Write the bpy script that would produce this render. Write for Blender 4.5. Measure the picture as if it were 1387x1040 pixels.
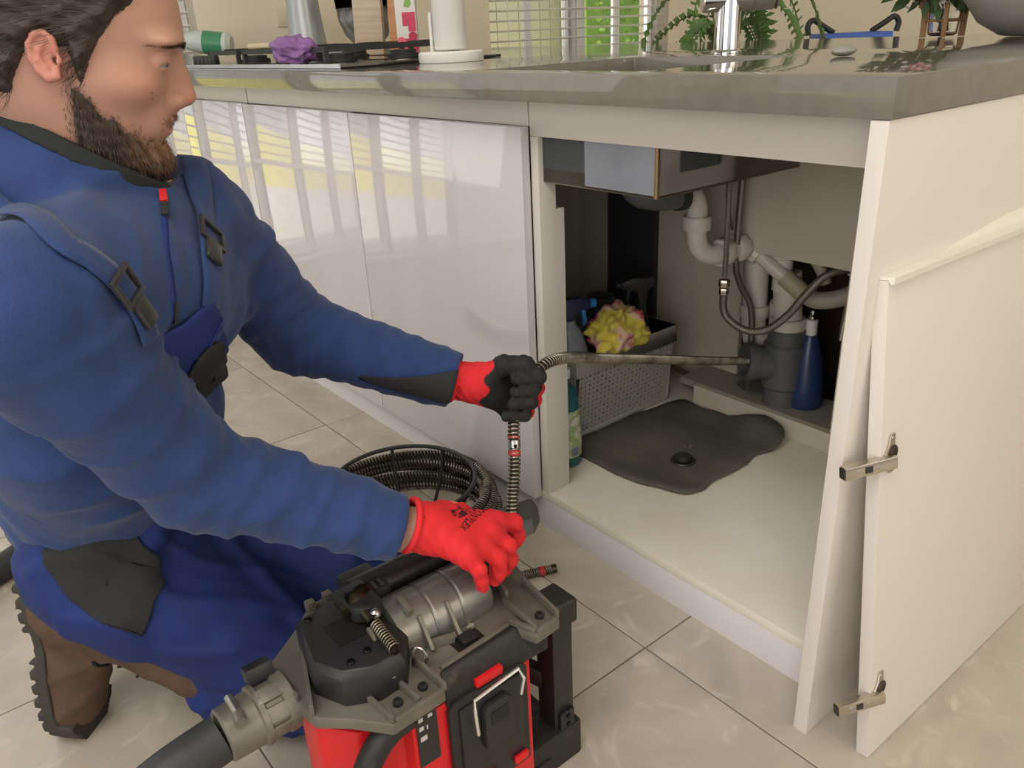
import bpy, bmesh, math, random
import numpy as np
from mathutils import Matrix, Vector
random.seed(7); np.random.seed(7)
SC = bpy.context.scene
COL = SC.collection
for _o in list(bpy.data.objects): bpy.data.objects.remove(_o)

# ------------------------------------------------------------------ camera
_a, _b, _c = 0.907893440, 1.15620982, -0.0505857623
cam_d = bpy.data.cameras.new('camera'); cam = bpy.data.objects.new('camera', cam_d); COL.objects.link(cam)
cam_d.sensor_fit = 'HORIZONTAL'; cam_d.sensor_width = 36.0
cam_d.lens = 1084.1 * 36.0 / 1387.0
cam_d.clip_start = 0.02; cam_d.clip_end = 200
cam.matrix_world = (Matrix.Translation((0.436194, -0.862123, 0.980730)) @ Matrix.Rotation(_a, 4, 'Z')
                    @ Matrix.Rotation(_b, 4, 'X') @ Matrix.Rotation(_c, 4, 'Z'))
SC.camera = cam

# ------------------------------------------------------------------ world, lights, exposure
W = bpy.data.worlds.new('daylight'); SC.world = W; W.use_nodes = True
W.node_tree.nodes['Background'].inputs[0].default_value = (0.95, 0.965, 1.0, 1)
W.node_tree.nodes['Background'].inputs[1].default_value = 0.80
def area(name, loc, target, sx, sy, power, color):
    d = bpy.data.lights.new(name, 'AREA'); d.shape = 'RECTANGLE'; d.size = sx; d.size_y = sy
    d.energy = power; d.color = color
    o = bpy.data.objects.new(name, d); COL.objects.link(o); o.location = loc
    o.rotation_euler = (Vector(target) - Vector(loc)).to_track_quat('-Z', 'Y').to_euler()
    return o
# daylight of the glazed room side to the right (warm, sun bounced off the garden terrace)
area('daylight_right_window', (3.6, 0.9, 1.7), (0.0, 0.3, 0.4), 2.6, 2.0, 34, (1.0, 0.80, 0.54))
# daylight of the patio doors behind the kneeling man
area('daylight_patio_doors', (-3.0, -1.6, 1.5), (-0.6, -0.4, 0.5), 1.8, 2.0, 14, (0.94, 0.97, 1.0))
# daylight of the roof light over the kitchen
area('daylight_roof_light', (0.15, -1.25, 2.75), (-0.25, 0.15, 0.0), 2.0, 1.6, 60, (1.0, 0.96, 0.90))
# added fill light behind the camera, not a window; brightens the cabinet inside
area('front_fill_light', (1.3, -3.4, 1.3), (-0.5, 0.4, 0.4), 2.6, 1.8, 40, (1.0, 0.94, 0.87))
sun_d = bpy.data.lights.new('sun', 'SUN'); sun_d.energy = 4.0; sun_d.angle = 0.03; sun_d.color = (1.0, 0.95, 0.86)
sun = bpy.data.objects.new('sun', sun_d); COL.objects.link(sun); sun.rotation_euler = Vector((0.16, 1.0, -1.25)).to_track_quat('-Z', 'Y').to_euler()
vs = SC.view_settings
vs.view_transform = 'Standard'; vs.look = 'None'; vs.gamma = 1.0; vs.use_curve_mapping = False
vs.exposure = 0.0

# ------------------------------------------------------------------ materials
MATS = {}
def _rgb(c): return (c[0], c[1], c[2], 1.0)
def srgb(r, g, b):
    f = lambda v: (v/255/12.92) if v/255 <= 0.04045 else ((v/255+0.055)/1.055)**2.4
    return (f(r), f(g), f(b))
def mat(name, col, rough=0.5, metal=0.0, spec=0.5, col2=None, nscale=8.0, ndetail=4.0, bump=0.0, bscale=60.0,
        coat=0.0, trans=0.0, alpha=1.0, emit=None, estr=0.0, attr=False, sheen=0.0, stretch=None, coords='Object', ramp=(0.35, 0.65), sss=0.0):
    if name in MATS: return MATS[name]
    m = bpy.data.materials.new(name); m.use_nodes = True; MATS[name] = m
    nt = m.node_tree; n = nt.nodes; L = nt.links
    p = n['Principled BSDF']
    p.inputs['Base Color'].default_value = _rgb(col)
    p.inputs['Roughness'].default_value = rough
    p.inputs['Metallic'].default_value = metal
    p.inputs['Specular IOR Level'].default_value = spec
    p.inputs['Coat Weight'].default_value = coat
    p.inputs['Transmission Weight'].default_value = trans
    p.inputs['Alpha'].default_value = alpha
    if sheen: p.inputs['Sheen Weight'].default_value = sheen; p.inputs['Sheen Roughness'].default_value = 0.5
    if sss:
        p.inputs['Subsurface Weight'].default_value = sss; p.inputs['Subsurface Radius'].default_value = (0.012, 0.005, 0.003)
        p.inputs['Subsurface Scale'].default_value = 0.6
    if emit: p.inputs['Emission Color'].default_value = _rgb(emit); p.inputs['Emission Strength'].default_value = estr
    tc = None
    def coord():
        nonlocal tc
        if tc is None:
            t = n.new('ShaderNodeTexCoord'); mp = n.new('ShaderNodeMapping')
            L.new(t.outputs[coords], mp.inputs['Vector'])
            if stretch: mp.inputs['Scale'].default_value = stretch
            tc = mp
        return tc.outputs['Vector']
    base = None
    if attr:
        at = n.new('ShaderNodeAttribute'); at.attribute_name = 'Col'; base = at.outputs['Color']
        L.new(base, p.inputs['Base Color'])
    if col2 is not None:
        nz = n.new('ShaderNodeTexNoise'); nz.inputs['Scale'].default_value = nscale; nz.inputs['Detail'].default_value = ndetail
        L.new(coord(), nz.inputs['Vector'])
        cr = n.new('ShaderNodeValToRGB'); cr.color_ramp.elements[0].position = ramp[0]; cr.color_ramp.elements[1].position = ramp[1]
        cr.color_ramp.elements[0].color = _rgb(col); cr.color_ramp.elements[1].color = _rgb(col2)
        L.new(nz.outputs['Fac'], cr.inputs['Fac'])
        if attr:
            mx = n.new('ShaderNodeMix'); mx.data_type = 'RGBA'; mx.blend_type = 'MULTIPLY'; mx.inputs[0].default_value = 1.0
            L.new(base, mx.inputs[6]); L.new(cr.outputs['Color'], mx.inputs[7]); L.new(mx.outputs[2], p.inputs['Base Color'])
        else:
            L.new(cr.outputs['Color'], p.inputs['Base Color'])
    if bump:
        nb = n.new('ShaderNodeTexNoise'); nb.inputs['Scale'].default_value = bscale; nb.inputs['Detail'].default_value = 6
        L.new(coord(), nb.inputs['Vector'])
        bp = n.new('ShaderNodeBump'); bp.inputs['Strength'].default_value = bump; bp.inputs['Distance'].default_value = 0.004
        L.new(nb.outputs['Fac'], bp.inputs['Height']); L.new(bp.outputs['Normal'], p.inputs['Normal'])
    return m

# ------------------------------------------------------------------ mesh helpers
def nrm(v):
    v = np.asarray(v, float); return v/ (np.linalg.norm(v)+1e-12)
def frame(d):
    d = nrm(d); a = np.array([0, 0, 1.]) if abs(d[2]) < 0.9 else np.array([1., 0, 0])
    x = nrm(np.cross(a, d)); y = np.cross(d, x); return x, y, d
class MB:
    def __init__(s): s.v = []; s.f = []; s.mi = []; s.cur = 0
    def add(s, V, Fc):
        b = len(s.v); s.v.extend([tuple(map(float, p)) for p in V]); s.f.extend([tuple(i+b for i in f) for f in Fc]); s.mi.extend([s.cur]*len(Fc)); return s
    def box(s, x0, x1, y0, y1, z0, z1):
        V = [(x, y, z) for z in (z0, z1) for y in (y0, y1) for x in (x0, x1)]
        return s.add(V, [(0, 2, 3, 1), (4, 5, 7, 6), (0, 1, 5, 4), (2, 6, 7, 3), (0, 4, 6, 2), (1, 3, 7, 5)])
    def obox(s, c, ax, ay, az, hx, hy, hz):
        c = np.asarray(c, float); ax = np.asarray(ax)*hx; ay = np.asarray(ay)*hy; az = np.asarray(az)*hz
        V = [c+i*ax+j*ay+k*az for k in (-1, 1) for j in (-1, 1) for i in (-1, 1)]
        F_ = [(0, 2, 3, 1), (4, 5, 7, 6), (0, 1, 5, 4), (2, 6, 7, 3), (0, 4, 6, 2), (1, 3, 7, 5)]
        if np.dot(np.cross(ax, ay), az) < 0: F_ = [f[::-1] for f in F_]
        return s.add(V, F_)
    def bar(s, p0, p1, w, h, up=(0, 0, 1)):
        p0 = np.asarray(p0, float); p1 = np.asarray(p1, float); d = nrm(p1-p0)
        x = np.cross(d, np.asarray(up, float))
        if np.linalg.norm(x) < 1e-3: x = np.cross(d, (1., 0, 0))
        x = nrm(x); y = np.cross(x, d)
        return s.obox((p0+p1)/2, d, x, y, np.linalg.norm(p1-p0)/2, w/2, h/2)
    def tube(s, path, r, n=12, caps=True, closed=False):
        P = [np.asarray(p, float) for p in path]; m = len(P)
        rs = r if hasattr(r, '__len__') else [r]*m
        T = []
        for i in range(m):
            if closed: d = P[(i+1) % m]-P[i-1]
            else: d = P[min(i+1, m-1)]-P[max(i-1, 0)]
            T.append(nrm(d))
        x, y, _ = frame(T[0]); V = []
        for i in range(m):
            x = nrm(x - T[i]*np.dot(x, T[i])); y = np.cross(T[i], x)
            for k in range(n):
                a = 2*math.pi*k/n; V.append(P[i]+rs[i]*(math.cos(a)*x+math.sin(a)*y))
        Fc = []
        for i in range(m if closed else m-1):
            j = (i+1) % m
            for k in range(n):
                k2 = (k+1) % n; Fc.append((i*n+k, i*n+k2, j*n+k2, j*n+k))
        if caps and not closed:
            Fc.append(tuple(range(n))[::-1]); Fc.append(tuple((m-1)*n+k for k in range(n)))
        return s.add(V, Fc)
    def cyl(s, p0, p1, r0, r1=None, n=20): return s.tube([p0, p1], [r0, r0 if r1 is None else r1], n)
    def lathe(s, base, prof, axis=(0, 0, 1), n=32, caps=True):
        base = np.asarray(base, float); x, y, d = frame(axis); V = []
        for (r, h) in prof:
            for k in range(n):
                a = 2*math.pi*k/n; V.append(base+d*h+r*(math.cos(a)*x+math.sin(a)*y))
        Fc = []
        for i in range(len(prof)-1):
            for k in range(n):
                k2 = (k+1) % n; Fc.append((i*n+k, i*n+k2, (i+1)*n+k2, (i+1)*n+k))
        if caps:
            Fc.append(tuple(range(n))[::-1]); Fc.append(tuple((len(prof)-1)*n+k for k in range(n)))
        return s.add(V, Fc)
    def prism(s, pts, vec):
        pts = [np.asarray(p, float) for p in pts]; vec = np.asarray(vec, float); n = len(pts)
        nn = sum((np.cross(pts[i], pts[(i+1) % n]) for i in range(n)), np.zeros(3))
        if np.dot(nn, vec) < 0: pts = pts[::-1]
        V = pts+[p+vec for p in pts]
        Fc = [tuple(range(n))[::-1], tuple(range(n, 2*n))]+[(i, (i+1) % n, (i+1) % n+n, i+n) for i in range(n)]
        return s.add(V, Fc)
    def ball(s, c, r, n=16, m=10, ax=None):
        c = np.asarray(c, float); r = np.asarray(r if hasattr(r, '__len__') else (r, r, r), float)
        A = np.eye(3) if ax is None else np.array(ax).T
        V = []; Fc = []
        for i in range(m+1):
            t = math.pi*i/m
            for k in range(n):
                a = 2*math.pi*k/n
                V.append(c+A@(r*np.array([math.sin(t)*math.cos(a), math.sin(t)*math.sin(a), math.cos(t)])))
        for i in range(m):
            for k in range(n):
                k2 = (k+1) % n; Fc.append((i*n+k, (i+1)*n+k, (i+1)*n+k2, i*n+k2))
        return s.add(V, Fc)
    def build(s, name, m, parent=None, bevel=0.0, seg=2, smooth=None, merge=True):
        me = bpy.data.meshes.new(name); me.from_pydata(s.v, [], s.f)
        ms = m if isinstance(m, (list, tuple)) else [m]
        for q in ms: me.materials.append(q)
        if len(ms) > 1: me.polygons.foreach_set('material_index', s.mi)
        bm = bmesh.new(); bm.from_mesh(me)
        if merge: bmesh.ops.remove_doubles(bm, verts=bm.verts, dist=1e-6)
        if bevel:
            es = [e for e in bm.edges if len(e.link_faces) == 2 and e.calc_face_angle(0) > 0.6]
            bmesh.ops.bevel(bm, geom=es, offset=bevel, segments=seg, profile=0.6, affect='EDGES', clamp_overlap=True)
        sm = (smooth if smooth is not None else True)
        for fa in bm.faces: fa.smooth = sm
        for e in bm.edges:
            if len(e.link_faces) == 2 and e.calc_face_angle(0) > 0.62: e.smooth = False
        bm.to_mesh(me); bm.free()
        return link(name, me, parent)
def link(name, me, parent=None):
    o = bpy.data.objects.new(name, me); COL.objects.link(o)
    if parent is not None: setpar(o, parent)
    return o
def setpar(o, p):
    o.parent = p
    q = p; loc = Vector((0, 0, 0))
    M_ = Matrix.Identity(4)
    while q is not None:
        M_ = q.matrix_basis.to_4x4() if q.parent is None else q.matrix_parent_inverse @ q.matrix_basis if False else M_
        q = q.parent
    o.matrix_parent_inverse = world_of(p).inverted()
def world_of(p):
    if p.parent is None: return p.matrix_basis.copy()
    return world_of(p.parent) @ p.matrix_parent_inverse @ p.matrix_basis
def tag(o, label=None, cat=None, group=None, kind=None):
    if label: o['label'] = label
    if cat: o['category'] = cat
    if group: o['group'] = group
    if kind: o['kind'] = kind
    return o
def thing(name, label, cat, loc=(0, 0, 0), group=None):
    o = bpy.data.objects.new(name, None); COL.objects.link(o); o.empty_display_size = 0.05
    o.location = loc; return tag(o, label, cat, group)
def npmesh(name, V, Q, m, parent=None, col=None, smooth=True):
    V = np.asarray(V, np.float32); Q = np.asarray(Q, np.int32); k = Q.shape[1]
    me = bpy.data.meshes.new(name)
    me.vertices.add(len(V)); me.vertices.foreach_set('co', V.ravel())
    me.loops.add(Q.size); me.loops.foreach_set('vertex_index', Q.ravel())
    me.polygons.add(len(Q)); me.polygons.foreach_set('loop_start', np.arange(0, Q.size, k, dtype=np.int32))
    me.polygons.foreach_set('loop_total', np.full(len(Q), k, dtype=np.int32))
    me.polygons.foreach_set('use_smooth', np.full(len(Q), smooth))
    me.update(calc_edges=True); me.validate()
    if col is not None:
        ca = me.color_attributes.new('Col', 'FLOAT_COLOR', 'POINT')
        c4 = np.ones((len(V), 4), np.float32); c4[:, :3] = col; ca.data.foreach_set('color', c4.ravel())
    me.materials.append(m)
    return link(name, me, parent)
def catmull(pts, n=8):
    P = [np.asarray(p, float) for p in pts]; P = [2*P[0]-P[1]]+P+[2*P[-1]-P[-2]]; out = []
    for i in range(1, len(P)-2):
        for k in range(n):
            t = k/n; a, b, c, d = P[i-1:i+3]
            out.append(0.5*((2*b)+(-a+c)*t+(2*a-5*b+4*c-d)*t*t+(-a+3*b-3*c+d)*t**3))
    out.append(P[-2]); return out
def resample(path, step):
    P = np.array(path); d = np.r_[0, np.cumsum(np.linalg.norm(np.diff(P, axis=0), axis=1))]
    n = max(2, int(d[-1]/step)+1); t = np.linspace(0, d[-1], n)
    return np.stack([np.interp(t, d, P[:, i]) for i in range(3)], 1), d[-1]
def spring(path, R, pitch, r, seg=12, sides=5):
    """helical wire around a path -> (verts, quads)"""
    P, Ltot = resample(path, pitch/seg)
    T = np.gradient(P, axis=0); T /= np.linalg.norm(T, axis=1)[:, None]
    x, y, _ = frame(T[0]); X = np.zeros_like(P)
    for i in range(len(P)):
        x = x-T[i]*np.dot(x, T[i]); x = x/np.linalg.norm(x); X[i] = x
    Y = np.cross(T, X); a = 2*np.pi*np.arange(len(P))/seg
    N = X*np.cos(a)[:, None]+Y*np.sin(a)[:, None]; Cc = P+R*N
    b = 2*np.pi*np.arange(sides)/sides
    V = Cc[:, None, :]+r*(np.cos(b)[None, :, None]*N[:, None, :]+np.sin(b)[None, :, None]*T[:, None, :])
    n = len(P); V = V.reshape(-1, 3); i = np.arange(n-1)[:, None]; k = np.arange(sides)[None, :]; k2 = (k+1) % sides
    Q = np.stack([i*sides+k, (i+1)*sides+k, (i+1)*sides+k2, i*sides+k2], -1).reshape(-1, 4)
    return V, Q
# ================================================================== palette
M_white = mat('white_gloss_lacquer', srgb(208, 202, 205), 0.06, spec=0.6, coat=0.6)
M_cab = mat('white_melamine', srgb(216, 210, 200), 0.35)
M_inner = mat('cabinet_inner_melamine', srgb(205, 198, 182), 0.45, col2=srgb(196, 188, 170), nscale=3)
M_shelf = mat('shelf_melamine', srgb(226, 222, 208), 0.4, col2=srgb(214, 208, 190), nscale=4)
M_kick = mat('kick_board_white', srgb(214, 210, 212), 0.3)
M_top = mat('worktop_grey_composite', srgb(112, 108, 99), 0.045, spec=0.5, col2=srgb(118, 114, 105), nscale=40)
M_wall = mat('cream_wall_paint', srgb(240, 231, 208), 0.8, bump=0.05, bscale=90)
M_grout = mat('grout_beige', srgb(122, 114, 102), 0.9)
M_steel = mat('brushed_steel', srgb(190, 190, 188), 0.3, metal=1.0, bump=0.02, bscale=200)
M_chrome = mat('chrome', srgb(215, 215, 215), 0.06, metal=1.0)
M_nickel = mat('nickel_plate', srgb(200, 192, 178), 0.22, metal=1.0)
M_frame = mat('window_frame_white', srgb(238, 238, 236), 0.4)
M_glass = mat('clear_glass', (1, 1, 1), 0.0, trans=1.0, spec=0.5)
M_black = mat('black_plastic', srgb(40, 40, 41), 0.45, bump=0.06, bscale=300)
M_darkgrey = mat('dark_grey_plastic', srgb(62, 62, 62), 0.5, bump=0.05, bscale=250)
M_white_plastic = mat('white_plastic', srgb(230, 228, 222), 0.35)

# ================================================================== floor with tiles
def tile_mat():
    m = bpy.data.materials.new('tile_porcelain'); m.use_nodes = True; nt = m.node_tree; n = nt.nodes; L = nt.links; p = n['Principled BSDF']
    oi = n.new('ShaderNodeObjectInfo'); tc = n.new('ShaderNodeTexCoord')
    ad = n.new('ShaderNodeVectorMath'); ad.operation = 'ADD'; sc = n.new('ShaderNodeVectorMath'); sc.operation = 'SCALE'
    cm = n.new('ShaderNodeCombineXYZ'); L.new(oi.outputs['Random'], cm.inputs[0]); L.new(oi.outputs['Random'], cm.inputs[1])
    L.new(cm.outputs[0], sc.inputs[0]); sc.inputs['Scale'].default_value = 37
    L.new(tc.outputs['Object'], ad.inputs[0]); L.new(sc.outputs[0], ad.inputs[1])
    n1 = n.new('ShaderNodeTexNoise'); n1.inputs['Scale'].default_value = 4.2; n1.inputs['Detail'].default_value = 7; n1.inputs['Distortion'].default_value = 1.6
    L.new(ad.outputs[0], n1.inputs['Vector'])
    r1 = n.new('ShaderNodeValToRGB'); e = r1.color_ramp.elements
    e[0].position = 0.33; e[0].color = _rgb(srgb(170, 161, 148)); e[1].position = 0.72; e[1].color = _rgb(srgb(190, 181, 167))
    k = e.new(0.5); k.color = _rgb(srgb(180, 171, 157))
    L.new(n1.outputs['Fac'], r1.inputs['Fac'])
    n2 = n.new('ShaderNodeTexNoise'); n2.inputs['Scale'].default_value = 9; n2.inputs['Detail'].default_value = 9; n2.inputs['Distortion'].default_value = 2.5
    L.new(ad.outputs[0], n2.inputs['Vector'])
    r2 = n.new('ShaderNodeValToRGB'); r2.color_ramp.elements[0].position = 0.58; r2.color_ramp.elements[1].position = 0.85
    L.new(n2.outputs['Fac'], r2.inputs['Fac'])
    mx = n.new('ShaderNodeMix'); mx.data_type = 'RGBA'; L.new(r2.outputs['Color'], mx.inputs[0]); L.new(r1.outputs['Color'], mx.inputs[6]); mx.inputs[7].default_value = _rgb(srgb(212, 204, 190))
    L.new(mx.outputs[2], p.inputs['Base Color']); p.inputs['Roughness'].default_value = 0.32; p.inputs['Specular IOR Level'].default_value = 0.45
    return m
M_tile = tile_mat()
fl = MB().box(-3.3, 4.0, -6.0, 4.1, -0.06, -0.0025).build('floor', M_grout)
tag(fl, 'beige marbled floor tiles with grey grout lines', None, kind='structure')
TX, TY, TS = -0.284, -0.038, 0.594
bm0 = MB().box(0.0015, TS-0.0015, 0.0015, TS-0.0015, -0.012, 0.0)
tile0 = None
for i in range(-6, 4):
    for j in range(-4, 7):
        x, y = TX+i*TS, TY+j*TS
        if x < -3.9 or (x > 1.2 and y < -1) or y > 3.5: continue
        if tile0 is None:
            tile0 = bm0.build('tile', M_tile, fl, bevel=0.001, seg=1); t = tile0
        else:
            t = tile0.copy(); COL.objects.link(t)
        t.location = (max(x, x), y, 0)
# ================================================================== walls with windows
def wall_x(name, x0, x1, y0, y1, z1, holes):
    """wall in the yz plane with rectangular holes (ya, yb, za, zb)"""
    b = MB(); ys = sorted(set([y0, y1]+[h[0] for h in holes]+[h[1] for h in holes])); zs = sorted(set([0, z1]+[h[2] for h in holes]+[h[3] for h in holes]))
    for i in range(len(ys)-1):
        for k in range(len(zs)-1):
            cy, cz = (ys[i]+ys[i+1])/2, (zs[k]+zs[k+1])/2
            if any(h[0] < cy < h[1] and h[2] < cz < h[3] for h in holes): continue
            b.box(x0, x1, ys[i], ys[i+1], zs[k], zs[k+1])
    return tag(b.build(name, M_wall), kind='structure')
XW = -3.2
WIN = [(-1.9, 0.42, 0.02, 2.3), (1.95, 3.36, 0.30, 2.2)]
wl = wall_x('wall_left', XW-0.25, XW, -6.0, 3.7, 2.85, WIN); tag(wl, 'cream painted wall with white framed windows')
ce = MB().box(XW-0.25, 4.0, -6.0, 3.7, 2.852, 2.95).build('ceiling', mat('ceiling_white', srgb(238, 236, 230), 0.9)); tag(ce, 'white ceiling above the kitchen', kind='structure')
wb = MB().box(XW-0.25, 4.0, 3.45, 3.7, 0, 2.85).build('wall_back', M_wall); tag(wb, 'plain cream wall behind the kitchen island', kind='structure')
bb = MB().box(XW, 4.0, 3.435, 3.45, 0, 0.09).build('baseboard_back', M_frame); tag(bb, kind='structure')

def casement(parent, y0, y1, z0, z1, cols, rows, x=XW-0.12):
    fr = MB(); w = 0.06
    fr.box(x-0.03, x+0.03, y0, y0+w, z0, z1); fr.box(x-0.03, x+0.03, y1-w, y1, z0, z1)
    fr.box(x-0.03, x+0.03, y0+w, y1-w, z0, z0+w); fr.box(x-0.03, x+0.03, y0+w, y1-w, z1-w, z1)
    f = fr.build('casement_frame', M_frame, parent, bevel=0.004)
    for c in range(1, cols):
        yy = y0+(y1-y0)*c/cols; MB().box(x-0.02, x+0.02, yy-0.018, yy+0.018, z0+w, z1-w).build('glazing_bar', M_frame, f)
    for r in rows:
        MB().box(x-0.02, x+0.021, y0+w, y1-w, r-0.02, r+0.02).build('glazing_bar', M_frame, f)
    ys = [y0+w]+[y0+(y1-y0)*c/cols for c in range(1, cols)]+[y1-w]; zs = [z0+w]+list(rows)+[z1-w]
    for a in range(len(ys)-1):
        for b in range(len(zs)-1):
            MB().box(x-0.003, x+0.003, ys[a]+0.001, ys[a+1]-0.001, zs[b]+0.001, zs[b+1]-0.001).build('pane', M_glass, f)
def blind(label, y0, y1, z0, z1, pitch, x):
    t = thing('venetian_blind', label, 'blind', (x, (y0+y1)/2, z0), 'white venetian blinds')
    mb = MB(); dz = 0.004; dx = 0.022
    mb.prism([(x-dx, y0, -dz), (x+dx, y0, dz), (x+dx, y0, dz+0.003), (x-dx, y0, -dz+0.003)], (0, y1-y0, 0))
    z = z0+pitch; s0 = None
    while z < z1-0.05:
        if s0 is None: s0 = mb.build('slat', M_blind, t, smooth=False); s = s0
        else:
            s = s0.copy(); COL.objects.link(s)
        s.location = (0, 0, z); z += pitch
    MB().box(x-0.025, x+0.025, y0, y1, z0-0.012, z0+0.012).build('bottom_rail', M_blind, t, bevel=0.003)
    MB().box(x-0.03, x+0.03, y0, y1, z1-0.05, z1).build('head_rail', M_blind, t, bevel=0.003)
    for yy in (y0+0.12, (y0+y1)/2, y1-0.12):
        MB().tube([(x+0.024, yy, z0), (x+0.024, yy, z1-0.05)], 0.0018, 5).build('cord', M_blind, t)
    return t
M_blind = mat('blind_slat_white', srgb(245, 245, 243), 0.5)
for i, (ya, yb, za, zb) in enumerate(WIN):
    w_ = bpy.data.objects.new('window_%d' % (i+1), None); COL.objects.link(w_); w_.location = (XW-0.12, (ya+yb)/2, za)
    tag(w_, ['tall white patio doors behind the kneeling man', 'white framed casement window behind the island sink'][i], None, kind='structure')
    nb = [4, 2][i]
    for k in range(nb):
        a, b = ya+(yb-ya)*k/nb, ya+(yb-ya)*(k+1)/nb
        casement(w_, a+0.004, b-0.004, za, zb, [1, 2][i], [[1.05], [0.86, 1.5]][i])
    MB().box(XW-0.24, XW+0.03, ya-0.02, yb+0.02, za-0.03, za-0.001).build('window_sill', M_frame, w_, bevel=0.004)
blind('white venetian blind hanging in the window behind the sink', 1.97, 3.34, 0.33, 2.2, 0.05, XW-0.045)
blind('white venetian blind over the patio doors at the far left', -1.85, 0.40, 0.56, 2.3, 0.05, XW-0.045)
# ------------------------------------------------------------------ garden seen through the panes and in the gloss fronts
M_lawn = mat('sunlit_lawn', srgb(225, 218, 70), 0.9, col2=srgb(240, 232, 120), nscale=1.5, bump=0.3, bscale=40)
M_pave = mat('terrace_paving', srgb(235, 232, 224), 0.8, col2=srgb(220, 216, 205), nscale=2)
g = MB().box(-45, XW-0.26, -30, 14, -0.14, -0.06).build('lawn', M_lawn); tag(g, 'sunlit yellow green lawn outside the patio doors', kind='stuff')
g = MB().box(-6.9, XW-0.251, -9, 3.2, -0.058, -0.02).build('terrace', M_pave); tag(g, 'pale paved terrace along the house wall', kind='structure')
# ================================================================== kitchen island
ZT, TT = 0.92, 0.0433
# worktop with sink cut-out
SX0, SX1, SY0, SY1 = -0.80, -0.402, 0.062, 0.47
b = MB(); xs = [-3.19, SX0, SX1, 0.003]; ys = [-0.002, SY0, SY1, 1.42]
for i in range(3):
    for j in range(3):
        if i == 1 and j == 1: continue
        V = [(xs[i], ys[j]), (xs[i+1], ys[j]), (xs[i+1], ys[j+1]), (xs[i], ys[j+1])]
        b.add([(x, y, ZT) for x, y in V], [(0, 1, 2, 3)]); b.add([(x, y, ZT-TT) for x, y in V], [(3, 2, 1, 0)])
def ring(pts, flip):
    n = len(pts)
    for i in range(n):
        p, q = pts[i], pts[(i+1) % n]
        V = [(p[0], p[1], ZT-TT), (q[0], q[1], ZT-TT), (q[0], q[1], ZT), (p[0], p[1], ZT)]
        b.add(V, [(0, 1, 2, 3) if not flip else (3, 2, 1, 0)])
def subdiv(pts, xs, ys): return pts
o_out = [(x, ys[0]) for x in xs]+[(xs[3], y) for y in ys[1:]]+[(x, ys[3]) for x in xs[2::-1]]+[(xs[0], y) for y in ys[2:0:-1]]
ring(o_out, False); ring([(SX0, SY0), (SX1, SY0), (SX1, SY1), (SX0, SY1)], True)
wt = b.build('worktop', M_top, bevel=0.0022, seg=2); tag(wt, 'polished grey composite worktop along the whole kitchen island', 'worktop')
# sink bowl (steel, hangs under the cut-out, seen from above and inside the cabinet)
st = thing('sink', 'steel undermount sink bowl hanging in the worktop cut-out', 'sink', (-0.57, 0.26, 0.72))
M_sink = mat('sink_steel', srgb(150, 146, 138), 0.34, metal=0.85, col2=srgb(120, 112, 100), nscale=6)
b = MB(); zt, zb_ = ZT-TT-0.001, 0.735; t_ = 0.004
x0, x1, y0, y1 = SX0-0.006, SX1+0.006, SY0+0.03, SY1+0.006
b.box(x0, x1, y0, y0+t_, zb_, zt); b.box(x0, x1, y1-t_, y1, zb_, zt); b.box(x0, x0+t_, y0+t_, y1-t_, zb_, zt); b.box(x1-t_, x1, y0+t_, y1-t_, zb_, zt)
b.box(x0, x1, y0, y1, zb_-t_, zb_)
b.build('bowl', M_sink, st, bevel=0.0015)
MB().box(-0.66, -0.556, y0-0.0025, y0-0.0002, 0.757, 0.86).build('sound_pad', mat('sound_pad_grey', srgb(70, 74, 76), 0.8, bump=0.3, bscale=90), st)
MB().box(x1+0.0002, x1+0.0025, 0.14, 0.235, 0.767, 0.86).build('sound_pad', MATS['sound_pad_grey'], st)
MB().box(-0.555, x1-0.001, y0-0.0035, y0-0.0006, 0.737, 0.86).build('front_sheet', mat('steel_protective_film', srgb(150, 155, 168), 0.35, metal=0.4, col2=srgb(132, 136, 148), nscale=8), st)
MB().cyl((x1-0.003, y0-0.001, 0.7335), (x1-0.003, y0-0.001, 0.86), 0.004).build('weld_seam', mat('weld_brown', srgb(140, 120, 92), 0.35, metal=0.7), st)

# sink cabinet (door taken off)
PY = 0.08
cb = thing('sink_cabinet', 'white sink base cabinet standing open with its door removed', 'cabinet', (-0.34, 0.4, 0))
MB().box(-0.021, 0.0, 0.0, 1.40, 0.0, ZT-TT-0.0005).build('end_panel', M_cab, cb, bevel=0.0012)
MB().box(-0.062, -0.0215, PY+0.006, 0.75, 0.087, 0.875).build('side_panel', M_cab, cb, bevel=0.001)
MB().box(-0.684, -0.0215, PY, PY+0.018, 0.811, ZT-TT-0.0005).build('top_rail', M_cab, cb, bevel=0.001)
MB().box(-1.30, -0.0625, PY+0.001, 0.80, 0.069, 0.087).build('bottom_shelf', M_shelf, cb, bevel=0.0008)
MB().box(-0.70, -0.0215, PY+0.002, PY+0.016, 0.0, 0.0688).build('kick_board', M_kick, cb, bevel=0.001)
b = MB(); b.prism([(-0.684, PY+0.0005, 0.0875), (-0.684, 0.14, 0.0875), (-0.684, 0.14, 0.679), (-0.684, 0.12, 0.679), (-0.684, 0.12, 0.8105), (-0.684, PY+0.0005, 0.8105)], (0.02, 0, 0))
b.build('left_post', M_cab, cb, bevel=0.0008)
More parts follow.
